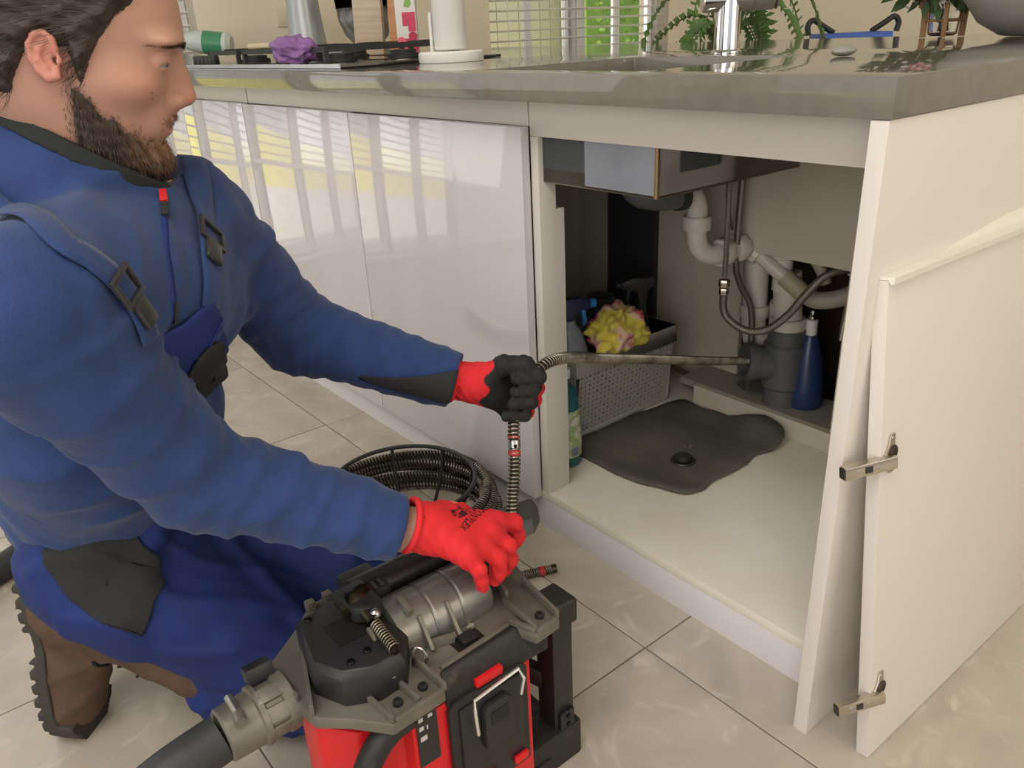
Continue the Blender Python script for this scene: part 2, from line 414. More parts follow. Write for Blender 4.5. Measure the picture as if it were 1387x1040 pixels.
# back panel with the service cut-out
def frame_panel(name, xa, xb, za, zb, ha, hb, hc, hd, y0, y1, m, par):
    b = MB()
    b.box(xa, ha, y0, y1, za, zb) if ha > xa else None
    b.box(hb, xb, y0, y1, za, zb); b.box(ha, hb, y0, y1, za, hc); b.box(ha, hb, y0, y1, hd, zb)
    return b.build(name, m, par)
BPY = 0.645
frame_panel('back_panel', -0.742, -0.0625, 0.0875, 0.875, -0.742, -0.365, 0.135, 0.505, BPY, BPY+0.016, M_inner, cb)
MB().box(-1.30, -0.71, 0.775, 0.79, 0.0875, 0.875).build('rear_panel', M_inner, cb)
MB().box(-1.31, -1.296, PY+0.03, 0.80, 0.0875, 0.875).build('far_side_panel', M_inner, cb)
MB().box(-1.30, -0.2, 1.05, 1.065, 0.02, 0.875).build('cavity_panel', mat('cavity_brown_board', srgb(92, 70, 62), 0.8), cb)
MB().box(-1.16, -0.985, 0.758, 0.774, 0.22, 0.68).build('dark_board', mat('dark_board', srgb(52, 52, 54), 0.7), cb)
# neighbouring base cabinets with gloss fronts
labels = ['white gloss base cabinet next to the open sink cabinet', 'white gloss base cabinet front at the far left behind the man']
for i, (xa, xb) in enumerate([(-0.685, -1.935), (-1.939, -2.98)]):
    c = thing('base_cabinet', labels[i], 'cabinet', ((xa+xb)/2, 0.4, 0), 'base cabinets with gloss fronts')
    xr = xa if i else -1.312
    b = MB().box(xb+0.002, xa-0.001 if i else -1.3105, PY+0.0105, 0.80, 0.07, 0.8765).build('carcass', M_cab, c)
    MB().box(xb+0.001, xa-(0.001 if i else 0.0165), PY+0.002, PY+0.016, 0.0, 0.0685).build('kick_board', M_kick, c)
    mid = (xa+xb)/2
    for (q, r) in ((xa, mid+0.0012), (mid-0.0012, xb)):
        MB().box(r+0.001, q, 0.060, PY-0.0015, 0.074, 0.827).build('door', M_white, c, bevel=0.0015)
    MB().box(xb+0.002, xa-0.0015, PY-0.0005, PY+0.010, 0.8275, ZT-TT-0.0005).build('top_rail', M_cab, c)
# back side of the island
MB().box(-2.98, -0.0215, 1.30, 1.32, 0.0, 0.8765).build('island_back_panel', M_cab, cb)
# ------------------------------------------------------------------ taken-off door leaning on the end panel
dr = thing('cabinet_door', 'white cabinet door taken off and leaning against the island end', 'door', (0.08, 0.3, 0))
p0 = np.array([0.082, 0.028, 0.0012]); ey = nrm([0.02, 1.0, 0]); lean = nrm([-0.072, 0.0, 0.70]); nx = nrm(np.cross(ey, lean))
if nx[0] < 0: nx = -nx
LD, HD, TD = 0.597, 0.700, 0.018
def dpt(a, h, n): return p0+ey*a+lean*h+nx*n
MB().obox(dpt(LD/2, HD/2, -TD/2), ey, lean, nx, LD/2, HD/2, TD/2).build('panel', M_cab, dr, bevel=0.0012)
M_alu = mat('handle_profile_white', srgb(232, 230, 216), 0.25, spec=0.6)
b = MB(); prof = [(HD+0.0005, -TD), (HD+0.0005, 0.0), (HD-0.004, 0.002), (HD-0.004, 0.0005+0.006), (HD+0.004, 0.008), (HD+0.004, -TD+0.005), (HD+0.022, -TD+0.003), (HD+0.022, -TD)]
b.prism([dpt(0, h, n) for h, n in prof], ey*LD); b.build('handle_profile', M_alu, dr)
def hinge(h):
    a = 0.022
    hg = MB().prism([dpt(a-0.006, h-0.026, 0.0002), dpt(a+0.006, h-0.026, 0.0002), dpt(a+0.006, h+0.026, 0.0002), dpt(a-0.004, h+0.026, 0.0002), dpt(a-0.008, h+0.012, 0.0002), dpt(a-0.017, h, 0.0002), dpt(a-0.010, h-0.016, 0.0002)], nx*0.003).build('hinge', M_nickel, dr, bevel=0.0006)
    MB().lathe(dpt(a+0.001, h, 0.0033), [(0.011, 0), (0.011, 0.0006), (0.0095, 0.0006), (0.0085, 0.0002)], nx, 20).build('hinge_cup', mat('hinge_cup_dark', srgb(70, 62, 52), 0.3, metal=0.9), hg)
    d = nrm((-0.445, -0.891, -0.094)); s0 = dpt(a-0.006, h-0.006, 0.010)
    up = nrm(lean-d*np.dot(lean, d)); sd = np.cross(d, up)
    arm = MB().obox(s0+d*0.036, d, up, sd, 0.036, 0.0085, 0.006).build('hinge_arm', M_nickel, hg, bevel=0.0015)
    MB().obox(s0+d*0.0725, d, up, sd, 0.0012, 0.0068, 0.0048).build('arm_end', M_black, hg)
    out = sd if np.dot(sd, nx) > 0 else -sd
    MB().obox(s0+d*0.040+out*0.0062, d, up, out, 0.005, 0.0042, 0.0006).build('adjusting_slot', M_black, hg)
    for k in (0.026, 0.053):
        MB().cyl(s0+d*k+out*0.0055, s0+d*k+out*0.0068, 0.0032, n=12).build('screw', M_steel, hg)
    for k in (-0.021, 0.021):
        MB().cyl(dpt(a, h+k, 0.003), dpt(a, h+k, 0.0042), 0.0032, n=12).build('screw', M_steel, hg)
hinge(0.475); hinge(0.113)
# ================================================================== inside the sink cabinet
M_pipe = mat('white_pvc', srgb(212, 206, 196), 0.35)
M_gpipe = mat('grey_pvc', srgb(92, 94, 96), 0.45)
M_rub = mat('black_rubber', srgb(48, 48, 47), 0.75, bump=0.15, bscale=60)
def nut(b, c, d, r, h, n=10):
    d = nrm(d); c = np.asarray(c, float); b.lathe(c-d*h/2, [(r*0.93, 0), (r, h*0.12), (r, h*0.88), (r*0.93, h)], d, n)
# --- waste trap: sink outlet -> white elbows -> tee -> pipes in the cavity
tr = thing('waste_trap', 'white plastic waste trap and branch pipes below the sink', 'pipe', (-0.63, 0.6, 0.33))
MB().tube(catmull([(-0.6820, 0.3300, 0.7330), (-0.6770, 0.3450, 0.6780), (-0.6670, 0.3900, 0.6580), (-0.6570, 0.4550, 0.6520)], 6), 0.027, 20).build('grey_outlet', M_gpipe, tr)
MB().tube([(-0.6600, 0.4500, 0.6520), (-0.6560, 0.4700, 0.6520)], 0.031, 20).build('rubber_ring', M_rub, tr)
MB().tube(catmull([(-0.6590, 0.4620, 0.6520), (-0.6560, 0.4950, 0.6490), (-0.6540, 0.5120, 0.6280), (-0.6540, 0.5150, 0.6030), (-0.6540, 0.5150, 0.5630), (-0.6500, 0.5200, 0.5330), (-0.6390, 0.5400, 0.5150), (-0.6260, 0.5700, 0.5130), (-0.6220, 0.6000, 0.5150)], 6), 0.0225, 20).build('elbow', M_pipe, tr)
b = MB(); nut(b, (-0.6540, 0.5150, 0.5860), (0, 0, 1), 0.032, 0.03); b.build('compression_nut', M_pipe, tr)
b = MB(); nut(b, (-0.6260, 0.5750, 0.5135), (0.05, 1, 0), 0.032, 0.026); b.build('compression_nut', M_pipe, tr)
b = MB(); nut(b, (-0.6220, 0.6220, 0.5150), (0.05, 1, 0), 0.032, 0.03); b.build('compression_nut', M_pipe, tr)
MB().tube([(-0.6230, 0.6000, 0.5150), (-0.6180, 0.7400, 0.5150)], 0.023, 20).build('branch_body', M_pipe, tr)
MB().tube(catmull([(-0.6150, 0.6600, 0.5080), (-0.5970, 0.6680, 0.4960), (-0.5670, 0.6750, 0.4730), (-0.5270, 0.6850, 0.4460)], 5), [0.022]*5+[0.0165]*11, 18).build('branch_arm', M_pipe, tr)
b = MB(); nut(b, (-0.6000, 0.6670, 0.4980), (0.75, 0.2, -0.5), 0.027, 0.016); b.build('compression_nut', M_pipe, tr)
MB().tube([(-0.5370, 0.6830, 0.4520), (-0.4840, 0.6920, 0.4160)], 0.0205, 18).build('hose_sleeve', mat('beige_rubber_sleeve', srgb(176, 170, 138), 0.5), tr)
MB().tube(catmull([(-0.4900, 0.6920, 0.4200), (-0.4620, 0.7000, 0.4100), (-0.4220, 0.7200, 0.4180), (-0.3820, 0.7500, 0.4430), (-0.3520, 0.7800, 0.4680)], 6), 0.0195, 16).build('drain_hose', mat('grey_hose', srgb(168, 162, 150), 0.5), tr)
MB().tube([(-0.632, 0.715, 0.47), (-0.628, 0.715, 0.30)], 0.029, 20).build('down_pipe', M_pipe, tr)
b = MB(); nut(b, (-0.629, 0.715, 0.345), (0, 0, 1), 0.037, 0.03); b.build('compression_nut', M_pipe, tr)
MB().tube(catmull([(-0.628, 0.715, 0.30), (-0.622, 0.717, 0.268), (-0.60, 0.722, 0.26), (-0.575, 0.725, 0.275), (-0.562, 0.725, 0.31), (-0.56, 0.72, 0.38)], 5), 0.027, 18).build('u_bend', M_pipe, tr)
# --- standing soil pipe with open side branch
sp = thing('drain_pipe', 'dark grey drain pipe with an open side branch behind the cabinet', 'pipe', (-0.535, 0.71, 0.02))
MB().tube([(-0.535, 0.712, 0.02), (-0.535, 0.712, 0.325)], 0.043, 26).build('soil_pipe', M_gpipe, sp)
MB().lathe((-0.535, 0.712, 0.235), [(0.046, -0.055), (0.050, -0.05), (0.050, 0.05), (0.046, 0.055)], n=26).build('branch_socket', M_gpipe, sp)
d = nrm(np.array([-0.585, 0.645, 0.246])-np.array([-0.535, 0.712, 0.235])); c = np.array([-0.535, 0.712, 0.235])
MB().lathe(c, [(0.040, 0.01), (0.040, 0.070), (0.044, 0.072), (0.044, 0.096), (0.036, 0.096), (0.036, 0.02)], d, 26, caps=False).build('side_branch', M_gpipe, sp)
MB().lathe(c, [(0.0355, 0.045), (0.0, 0.045)], d, 26, caps=False).build('branch_shade_disc', mat('painted_pipe_shade', srgb(30, 30, 30), 0.8), sp)  # dark disc closing the branch, shade of the bore put into its colour
MB().tube([(-0.535, 0.712, 0.335), (-0.548, 0.712, 0.455)], 0.032, 22).build('white_riser', M_pipe, sp)
b = MB(); nut(b, (-0.536, 0.712, 0.335), (0, 0, 1), 0.042, 0.032, 12); b.build('compression_nut', M_pipe, sp)
MB().tube([(-0.553, 0.70, 0.415), (-0.553, 0.70, 0.50)], 0.021, 20).build('air_valve', M_pipe, sp)
b = MB(); nut(b, (-0.553, 0.70, 0.497), (0, 0, 1), 0.027, 0.016, 12); b.build('valve_cap', M_pipe, sp)
MB().obox((-0.538, 0.683, 0.447), (0.8, 0.6, 0), (-0.6, 0.8, 0), (0, 0, 1), 0.008, 0.003, 0.004).build('valve_slot', M_black, sp)
# --- braided supply hoses
M_braid = mat('braided_steel_hose', srgb(128, 124, 114), 0.35, metal=0.7, bump=0.4, bscale=400)
h1 = thing('supply_hose', 'braided supply hose hanging in a loop below the tap', 'hose', (-0.60, 0.57, 0.35))
MB().tube([(-0.598, 0.545, 0.845), (-0.598, 0.548, 0.47)], 0.0055, 10).build('riser', M_braid, h1)
b = MB(); nut(b, (-0.598, 0.549, 0.455), (0, 0, 1), 0.0125, 0.016, 6); nut(b, (-0.598, 0.549, 0.437), (0, 0, 1), 0.011, 0.014, 6); b.build('brass_nut', M_nickel, h1)
MB().tube(catmull([(-0.598, 0.549, 0.43), (-0.598, 0.550, 0.40), (-0.588, 0.555, 0.375), (-0.555, 0.575, 0.350), (-0.515, 0.595, 0.355), (-0.475, 0.612, 0.395), (-0.445, 0.625, 0.445), (-0.415, 0.65, 0.488), (-0.375, 0.70, 0.50)], 8), 0.0085, 12).build('loop', M_braid, h1)
h2 = thing('supply_hose', 'braided supply hose running straight down behind the loop', 'hose', (-0.62, 0.63, 0.09))
MB().tube(catmull([(-0.60, 0.60, 0.84), (-0.612, 0.605, 0.52), (-0.614, 0.625, 0.44), (-0.602, 0.66, 0.37), (-0.597, 0.665, 0.28), (-0.60, 0.672, 0.19), (-0.62, 0.70, 0.15), (-0.66, 0.72, 0.142)], 8), 0.0075, 12).build('hose', M_braid, h2)
h3 = tag(MB().tube(catmull([(-0.612, 0.56, 0.80), (-0.625, 0.575, 0.66), (-0.635, 0.60, 0.60), (-0.655, 0.642, 0.552), (-0.665, 0.665, 0.535)], 8), 0.0035, 8).build('thin_cable', mat('grey_cable', srgb(120, 117, 110), 0.5)), 'thin grey cable running from the tap to the red valve', 'cable')
# --- stop valves in the cavity
v1 = thing('stop_valve', 'stop valve with a red handle in the cavity behind the trap', 'valve', (-0.665, 0.68, 0.52))
MB().tube([(-0.665, 0.668, 0.52), (-0.56, 0.70, 0.525)], 0.012, 14).build('valve_body', M_nickel, v1)
MB().prism([(-0.675, 0.655, 0.522), (-0.645, 0.662, 0.516), (-0.638, 0.668, 0.538), (-0.648, 0.668, 0.552), (-0.672, 0.658, 0.548)], nrm((-0.4, 0.9, 0))*0.016).build('red_handle', mat('red_plastic_handle', srgb(196, 40, 44), 0.4), v1, bevel=0.002)
MB().box(-0.635, -0.605, 0.69, 0.72, 0.50, 0.54).build('clamp_block', M_black, v1, bevel=0.003)
MB().tube(catmull([(-0.575, 0.72, 0.515), (-0.54, 0.72, 0.515), (-0.50, 0.725, 0.498), (-0.475, 0.73, 0.465), (-0.465, 0.735, 0.44)], 6), 0.013, 14).build('cream_hose', mat('cream_hose', srgb(176, 166, 148), 0.5), v1)
v2 = thing('supply_valve', 'chromed supply valve at the right edge of the cut-out', 'valve', (-0.40, 0.72, 0.33))
MB().tube([(-0.405, 0.735, 0.55), (-0.405, 0.735, 0.47)], 0.012, 12).build('upper_sleeve', M_pipe, v2)
MB().tube([(-0.405, 0.735, 0.47), (-0.415, 0.735, 0.32)], 0.007, 12).build('pipe', M_nickel, v2)
MB().tube([(-0.405, 0.735, 0.56), (-0.405, 0.735, 0.59)], 0.013, 6).build('hex_nut', M_nickel, v2)
# --- blue bottle standing in the cut-out
bb_ = thing('spray_bottle', 'dark blue bottle with a white neck standing behind the cut-out', 'bottle', (-0.475, 0.73, 0.115))
MB().lathe((-0.488, 0.735, 0.1365), [(0.036, 0), (0.040, 0.006), (0.040, 0.06), (0.032, 0.12), (0.018, 0.17), (0.015, 0.178)], n=24).build('bottle', mat('navy_bottle', srgb(44, 62, 104), 0.3), bb_)
MB().lathe((-0.488, 0.735, 0.3146), [(0.013, 0), (0.013, 0.034), (0.011, 0.036)], n=18).build('neck', M_white_plastic, bb_)
MB().lathe((-0.488, 0.735, 0.3508), [(0.009, 0), (0.010, 0.008), (0.007, 0.012), (0.008, 0.022)], n=14).build('cap', M_chrome, bb_)
lg = tag(MB().box(-0.80, -0.36, 0.662, 0.80, 0.12, 0.136).build('cavity_ledge', mat('cavity_ledge', srgb(150, 144, 132), 0.6)), 'pale ledge at the bottom of the service cavity', 'ledge')
# --- rubber mat and plug
pts = [(-0.790, 0.262), (-0.73, 0.238), (-0.66, 0.233), (-0.588, 0.236), (-0.52, 0.255), (-0.468, 0.276), (-0.45, 0.315), (-0.455, 0.36), (-0.452, 0.42), (-0.452, 0.47), (-0.463, 0.52), (-0.445, 0.57), (-0.455, 0.612), (-0.50, 0.632), (-0.60, 0.636), (-0.70, 0.628), (-0.765, 0.62), (-0.785, 0.52), (-0.79, 0.40)]
c = np.mean(pts, 0); V = []; Q = []; n = len(pts)
ringN = 9
sm = [np.array(p) for p in catmull([(x, y, 0) for x, y in pts+[pts[0]]], 4)][:-1]; n = len(sm)
for k in range(ringN+1):
    s = k/ringN
    for p in sm:
        x, y = c[0]+(p[0]-c[0])*s, c[1]+(p[1]-c[1])*s
        w = 0.0012*math.sin(x*60+y*25)+0.0010*math.sin(y*70-x*15)
        z = 0.0905+0.0018+w*min(1, s*2)+(0.010*max(0, s-0.8)*5*max(0, math.sin(9*math.atan2(y-c[1], x-c[0])))*0.25 if s > 0.8 else 0)
        # the far right edge curls up against the back panel
        if y > 0.56 and x > -0.62: z += 0.5*(y-0.56)*min(1, (x+0.62)/0.1)
        V.append((x, y, z))
for k in range(ringN):
    for i in range(n):
        j = (i+1) % n; Q.append((k*n+i, k*n+j, (k+1)*n+j, (k+1)*n+i))
M_mat = mat('dark_wet_mat', srgb(100, 96, 88), 0.62, col2=srgb(80, 77, 71), nscale=7, ndetail=6, bump=0.3, bscale=120)
mt = npmesh('rubber_mat', V, Q, M_mat); md = mt.modifiers.new('thick', 'SOLIDIFY'); md.thickness = 0.0022; md.offset = -1
tag(mt, 'dark grey rubber mat with a ragged edge on the cabinet bottom', 'mat')
pl = thing('sink_plug', 'dark round plug lying on the rubber mat', 'plug', (-0.553, 0.378, 0.094))
M_plug = mat('dark_plug', srgb(46, 44, 40), 0.35, spec=0.5)
MB().lathe((-0.553, 0.378, 0.0955), [(0.026, 0), (0.028, 0.002), (0.026, 0.005), (0.021, 0.004), (0.019, 0.003)], n=28).build('flange', M_plug, pl)
MB().lathe((-0.553, 0.378, 0.0985), [(0.016, 0), (0.019, 0.004), (0.018, 0.010), (0.015, 0.012), (0.006, 0.0115)], n=28).build('knob', M_plug, pl)
# --- plastic basket with lattice sides
bk = thing('plastic_basket', 'grey plastic basket with lattice sides full of cleaning things', 'basket', (-0.91, 0.46, 0.0875))
M_bask = mat('grey_basket_plastic', srgb(172, 169, 162), 0.5)
bx0, bx1, by0, by1, bz0, bz1 = -1.03, -0.80, 0.295, 0.615, 0.0885, 0.292
def lattice(origin, eu, ev, nu, nv, hole=0.62):
    """sheet of nu*nv cells with a diamond hole each"""
    V = []; Fq = []; o = np.asarray(origin, float); eu = np.asarray(eu, float)/nu; ev = np.asarray(ev, float)/nv
    idx = {}
    def vid(i, j):
        if (i, j) not in idx: idx[(i, j)] = len(V); V.append(o+eu*i+ev*j)
        return idx[(i, j)]
    for i in range(nu):
        for j in range(nv):
            a, b_, c_, d_ = vid(i, j), vid(i+1, j), vid(i+1, j+1), vid(i, j+1)
            h = hole/2 if (i+j) % 2 == 0 else hole/2*0.72
            m = len(V); cc = o+eu*(i+.5)+ev*(j+.5)
            V.extend([cc-ev*h, cc+eu*h, cc+ev*h, cc-eu*h])
            Fq += [(a, b_, m+1, m), (b_, c_, m+2, m+1), (c_, d_, m+3, m+2), (d_, a, m, m+3)]
    return V, Fq
def lat_part(name, *a):
    V, Fq = lattice(*a); o = npmesh(name, V, Fq, M_bask, bk, smooth=False)
    s = o.modifiers.new('thick', 'SOLIDIFY'); s.thickness = 0.0025; return o
fl_ = 0.018
lat_part('lattice_side', (bx1-0.006, by0, bz0+0.008), (0, by1-by0, 0), (fl_*0.8, 0, 0.151), 24, 13)
lat_part('lattice_side', (bx0+0.006, by0, bz0+0.008), (0, by1-by0, 0), (-fl_*0.8, 0, 0.151), 24, 13)
lat_part('lattice_side', (bx0, by0+0.004, bz0+0.008), (bx1-bx0, 0, 0), (0, -fl_*0.8, 0.151), 17, 13)
lat_part('lattice_side', (bx0, by1-0.004, bz0+0.008), (bx1-bx0, 0, 0), (0, fl_*0.8, 0.151), 17, 13)
MB().box(bx0, bx1, by0, by1, bz0, bz0+0.008).build('base', M_bask, bk, bevel=0.002)
b = MB(); e = fl_
x0_, x1_, y0_, y1_ = bx0-e+0.006, bx1+e-0.006, by0-e+0.004, by1+e-0.004
b.box(x0_, x1_, y0_, y0_+0.004, 0.248, bz1); b.box(x0_, x1_, y1_-0.004, y1_, 0.248, bz1); b.box(x0_, x0_+0.004, y0_+0.004, y1_-0.004, 0.248, bz1); b.box(x1_-0.004, x1_, y0_+0.004, y1_-0.004, 0.248, bz1)
b.build('rim_band', M_bask, bk, bevel=0.0015)
# --- cleaning cloth over the rim
def drape(name, center, rad, seed, m, parent=None, h=0.05, n=46):
    rng = np.random.RandomState(seed); ph = rng.rand(8)*6.28
    u = np.linspace(-1, 1, n); X, Y = np.meshgrid(u, u, indexing='ij'); r = np.sqrt(X*X+Y*Y); a = np.arctan2(Y, X)
    fold = sum(np.sin(a*k+ph[k])/k for k in (2, 3, 5, 7)); crn = np.sin(7*X+ph[1]+2*Y)*np.cos(6*Y+ph[0]-2*X)
    Z = h*np.clip(1.08-r**2*(0.75+0.18*fold), 0.0, 2)+0.30*h*crn*np.clip(r, 0.1, 1)
    P = np.stack([center[0]+rad[0]*X*(1+0.12*np.sin(3*a+ph[2])), center[1]+rad[1]*Y*(1+0.10*np.sin(4*a+ph[3])), center[2]+Z], -1)
    keep = r < 1.05+0.10*np.sin(5*a+ph[4])
    idx = np.arange(n*n).reshape(n, n); Q = []
    for i in range(n-1):
        for j in range(n-1):
            if keep[i, j] and keep[i+1, j] and keep[i, j+1] and keep[i+1, j+1]: Q.append((idx[i, j], idx[i+1, j], idx[i+1, j+1], idx[i, j+1]))
    o = npmesh(name, P.reshape(-1, 3), Q, m, parent); s = o.modifiers.new('thick', 'SOLIDIFY'); s.thickness = 0.003
    return o
def cloth_mat():
    m = bpy.data.materials.new('floral_cloth'); m.use_nodes = True; n = m.node_tree.nodes; L = m.node_tree.links; p = n['Principled BSDF']; p.inputs['Roughness'].default_value = 0.9
    tc = n.new('ShaderNodeTexCoord'); mp = n.new('ShaderNodeMapping'); L.new(tc.outputs['Object'], mp.inputs[0])
    vo = n.new('ShaderNodeTexNoise'); vo.inputs['Scale'].default_value = 16; vo.inputs['Detail'].default_value = 3; L.new(mp.outputs[0], vo.inputs['Vector'])
    cr = n.new('ShaderNodeValToRGB'); el = cr.color_ramp.elements; el[0].position = 0.38; el[0].color = _rgb(srgb(214, 92, 110)); el[1].position = 0.46; el[1].color = _rgb(srgb(228, 196, 172))
    k = el.new(0.52); k.color = _rgb(srgb(224, 204, 84)); k = el.new(0.70); k.color = _rgb(srgb(230, 212, 96))
    L.new(vo.outputs['Fac'], cr.inputs['Fac']); L.new(cr.outputs['Color'], p.inputs['Base Color']); return m
M_cloth = cloth_mat()
def crumple(name, c, r, seed, m, parent=None, amp=0.22, n=64, rows=40, ax=None, flat=None):
    rng = np.random.RandomState(seed); D_ = rng.randn(14, 3); D_ /= np.linalg.norm(D_, axis=1)[:, None]; fr = rng.uniform(2.0, 7.5, 14); ph = rng.rand(14)*6.28
    t = np.linspace(0.02, math.pi-0.02, rows)[:, None]; a = np.linspace(0, 2*math.pi, n, endpoint=False)[None, :]
    S = np.stack([np.sin(t)*np.cos(a), np.sin(t)*np.sin(a), np.cos(t)*np.ones_like(a)], -1)
    f = 0
    for k in range(14): f = f+(1-np.abs(np.sin(S@D_[k]*fr[k]+ph[k])))**2/fr[k]**0.6
    f = (f-f.mean())/f.std()
    P = S*(1+amp*0.5*f[..., None])*np.asarray(r)
    if ax is not None: P = P@np.array(ax)
    P = P+np.asarray(c)
    if flat is not None: P[..., 2] = np.maximum(P[..., 2], flat)
    i = np.arange(rows-1)[:, None]; k = np.arange(n)[None, :]; k2 = (k+1) % n
    Q = np.stack([i*n+k, (i+1)*n+k, (i+1)*n+k2, i*n+k2], -1).reshape(-1, 4)
    return npmesh(name, P.reshape(-1, 3), Q, m, parent)
o = crumple('cleaning_cloth', (-0.800, 0.425, 0.332), (0.056, 0.080, 0.050), 3, M_cloth, amp=0.24, ax=[(0.9, 0, -0.42), (0, 1, 0), (0.42, 0, 0.9)])
tag(o, 'crumpled yellow and pink cleaning cloth on the basket rim', 'cloth')
def trigger(parent, p, d, m_body, m_noz, s=1.0):
    """spray head: p = neck top, d = spraying direction (horizontal)"""
    p = np.asarray(p, float); d = nrm(d); sd = np.array([-d[1], d[0], 0])*0.012*s
    def q(f, z): return p+d*f*s+np.array([0, 0, z*s])-sd
    h = MB().prism([q(-0.014, 0), q(0.010, 0), q(0.012, 0.018), q(0.05, 0.026), q(0.05, 0.044), q(0.02, 0.054), q(-0.03, 0.05), q(-0.036, 0.034), q(-0.016, 0.022)], 2*sd).build('spray_head', m_body, parent, bevel=0.003*s)
    MB().cyl(p+d*0.0505*s+np.array([0, 0, 0.035*s]), p+d*0.064*s+np.array([0, 0, 0.035*s]), 0.011*s, n=14).build('nozzle', m_noz, parent)
    MB().prism([q(0.026, 0.024), q(0.036, 0.025), q(0.042, -0.006), q(0.034, -0.016), q(0.030, -0.014), q(0.032, -0.004)], 2*sd*0.9).build('lever', m_noz, parent, bevel=0.002*s)
s1 = thing('spray_bottle', 'grey spray bottle with a dark blue head and light blue nozzle', 'bottle', (-0.87, 0.335, 0.098))
MB().lathe((-0.872, 0.338, 0.0985), [(0.042, 0), (0.046, 0.008), (0.046, 0.15), (0.043, 0.19), (0.03, 0.23), (0.016, 0.248), (0.016, 0.26)], n=28).build('bottle', mat('milky_grey_bottle', srgb(158, 164, 172), 0.3), s1)
trigger(s1, (-0.872, 0.338, 0.358), (0.45, 0.9, 0), mat('navy_plastic', srgb(38, 44, 92), 0.3), mat('sky_blue_plastic', srgb(60, 140, 210), 0.35), 1.0)
s2 = thing('spray_bottle', 'black spray bottle with trigger head standing in the back of the basket', 'bottle', (-0.86, 0.57, 0.098))
MB().lathe((-0.862, 0.572, 0.0985), [(0.034, 0), (0.036, 0.006), (0.036, 0.16), (0.014, 0.22), (0.013, 0.262)], n=24).build('bottle', M_black, s2)
trigger(s2, (-0.862, 0.572, 0.36), (-0.55, -0.83, 0), M_black, M_black, 1.0)
s3 = thing('detergent_bottle', 'teal green detergent bottle with a label beside the cabinet post', 'bottle', (-0.735, 0.205, 0.0875))
b = MB(); b.lathe((-0.742, 0.2, 0.0885), [(0.033, 0), (0.036, 0.005), (0.037, 0.07), (0.031, 0.15), (0.026, 0.18), (0.012, 0.195), (0.012, 0.205)], n=28); b.build('bottle', mat('teal_bottle', srgb(34, 92, 96), 0.25), s3)
MB().lathe((-0.742, 0.2, 0.294), [(0.014, 0), (0.014, 0.02), (0.008, 0.024)], n=16).build('cap', M_white_plastic, s3)
V = []; Q = []; prof = [(0.0372, 0.025), (0.0374, 0.045), (0.0376, 0.07), (0.0352, 0.10), (0.0325, 0.135)]
for r_, z_ in prof:
    for k in range(11):
        a = -1.75+k*0.24; V.append((-0.742+r_*math.cos(a), 0.2+r_*math.sin(a), 0.0885+z_))
for i in range(4):
    for k in range(10): Q.append((i*11+k, i*11+k+1, (i+1)*11+k+1, (i+1)*11+k))
lab = npmesh('label', V, Q, mat('bottle_label', srgb(160, 176, 120), 0.5, col2=srgb(210, 212, 190), nscale=60, ramp=(0.45, 0.55)), s3)
V2 = [(-0.742+0.0384*math.cos(a), 0.2+0.0384*math.sin(a), 0.0885+z_) for z_ in (0.03, 0.05) for a in (-0.35, -0.2, -0.05, 0.1)]
npmesh('barcode', V2, [(0, 1, 5, 4), (1, 2, 6, 5), (2, 3, 7, 6)], mat('barcode_grey', srgb(120, 116, 150), 0.5), s3)
s4 = tag(MB().lathe((-0.95, 0.52, 0.0985), [(0.04, 0), (0.043, 0.008), (0.043, 0.20), (0.036, 0.215), (0.034, 0.24), (0.036, 0.242), (0.036, 0.26), (0.012, 0.264)], n=24).build('dark_jar', M_darkgrey), 'dark grey capped container standing in the basket', 'container')
s5 = thing('bottle_brush', 'dark brush handle standing up in the basket by the post', 'brush', (-0.96, 0.36, 0.1))
MB().tube([(-0.965, 0.345, 0.0985), (-0.975, 0.345, 0.44)], 0.006, 10).build('handle', M_black, s5)
MB().lathe((-0.965, 0.345, 0.0985), [(0.01, 0), (0.022, 0.01), (0.022, 0.07), (0.008, 0.085)], n=16).build('brush_head', M_darkgrey, s5)
# copper pipe along the foot of the rear panel
tag(MB().tube(catmull([(-0.93, 0.762, 0.105), (-0.80, 0.74, 0.10), (-0.72, 0.70, 0.098), (-0.64, 0.66, 0.0965)], 6), 0.007, 12).build('thin_pipe', mat('tarnished_pipe', srgb(150, 132, 104), 0.4, metal=0.6)), 'thin tarnished pipe lying along the foot of the rear panel', 'pipe')
# water stains on the skirting of the cut-out
# ================================================================== drain cleaning machine
M_red = mat('red_abs', srgb(214, 28, 34), 0.38, col2=srgb(200, 22, 28), nscale=5)
M_mag = mat('cast_magnesium', srgb(126, 122, 112), 0.42, metal=0.45, col2=srgb(112, 108, 99), nscale=20, bump=0.06, bscale=200)
M_barrel = mat('silver_painted_barrel', srgb(140, 140, 136), 0.3, metal=0.55, col2=srgb(118, 116, 110), nscale=12)
M_blk2 = mat('black_glass_nylon', srgb(33, 33, 34), 0.45, bump=0.05, bscale=250)
M_scuff = mat('scuffed_black', srgb(32, 31, 30), 0.55, col2=srgb(84, 80, 72), nscale=30, ramp=(0.62, 0.80), bump=0.1, bscale=120)
M_oily = mat('oily_steel', srgb(92, 84, 72), 0.25, metal=0.9, col2=srgb(40, 36, 32), nscale=40)
M_spring = mat('spring_steel', srgb(168, 160, 146), 0.3, metal=0.9, col2=srgb(112, 104, 92), nscale=25)
M_core = mat('cable_core_dark', srgb(42, 38, 34), 0.7)
mc = thing('drain_machine', 'red and black drain cleaning machine with grey metal deck on the floor', 'machine', (-0.29, -0.47, 0.0))
Z = 0.30
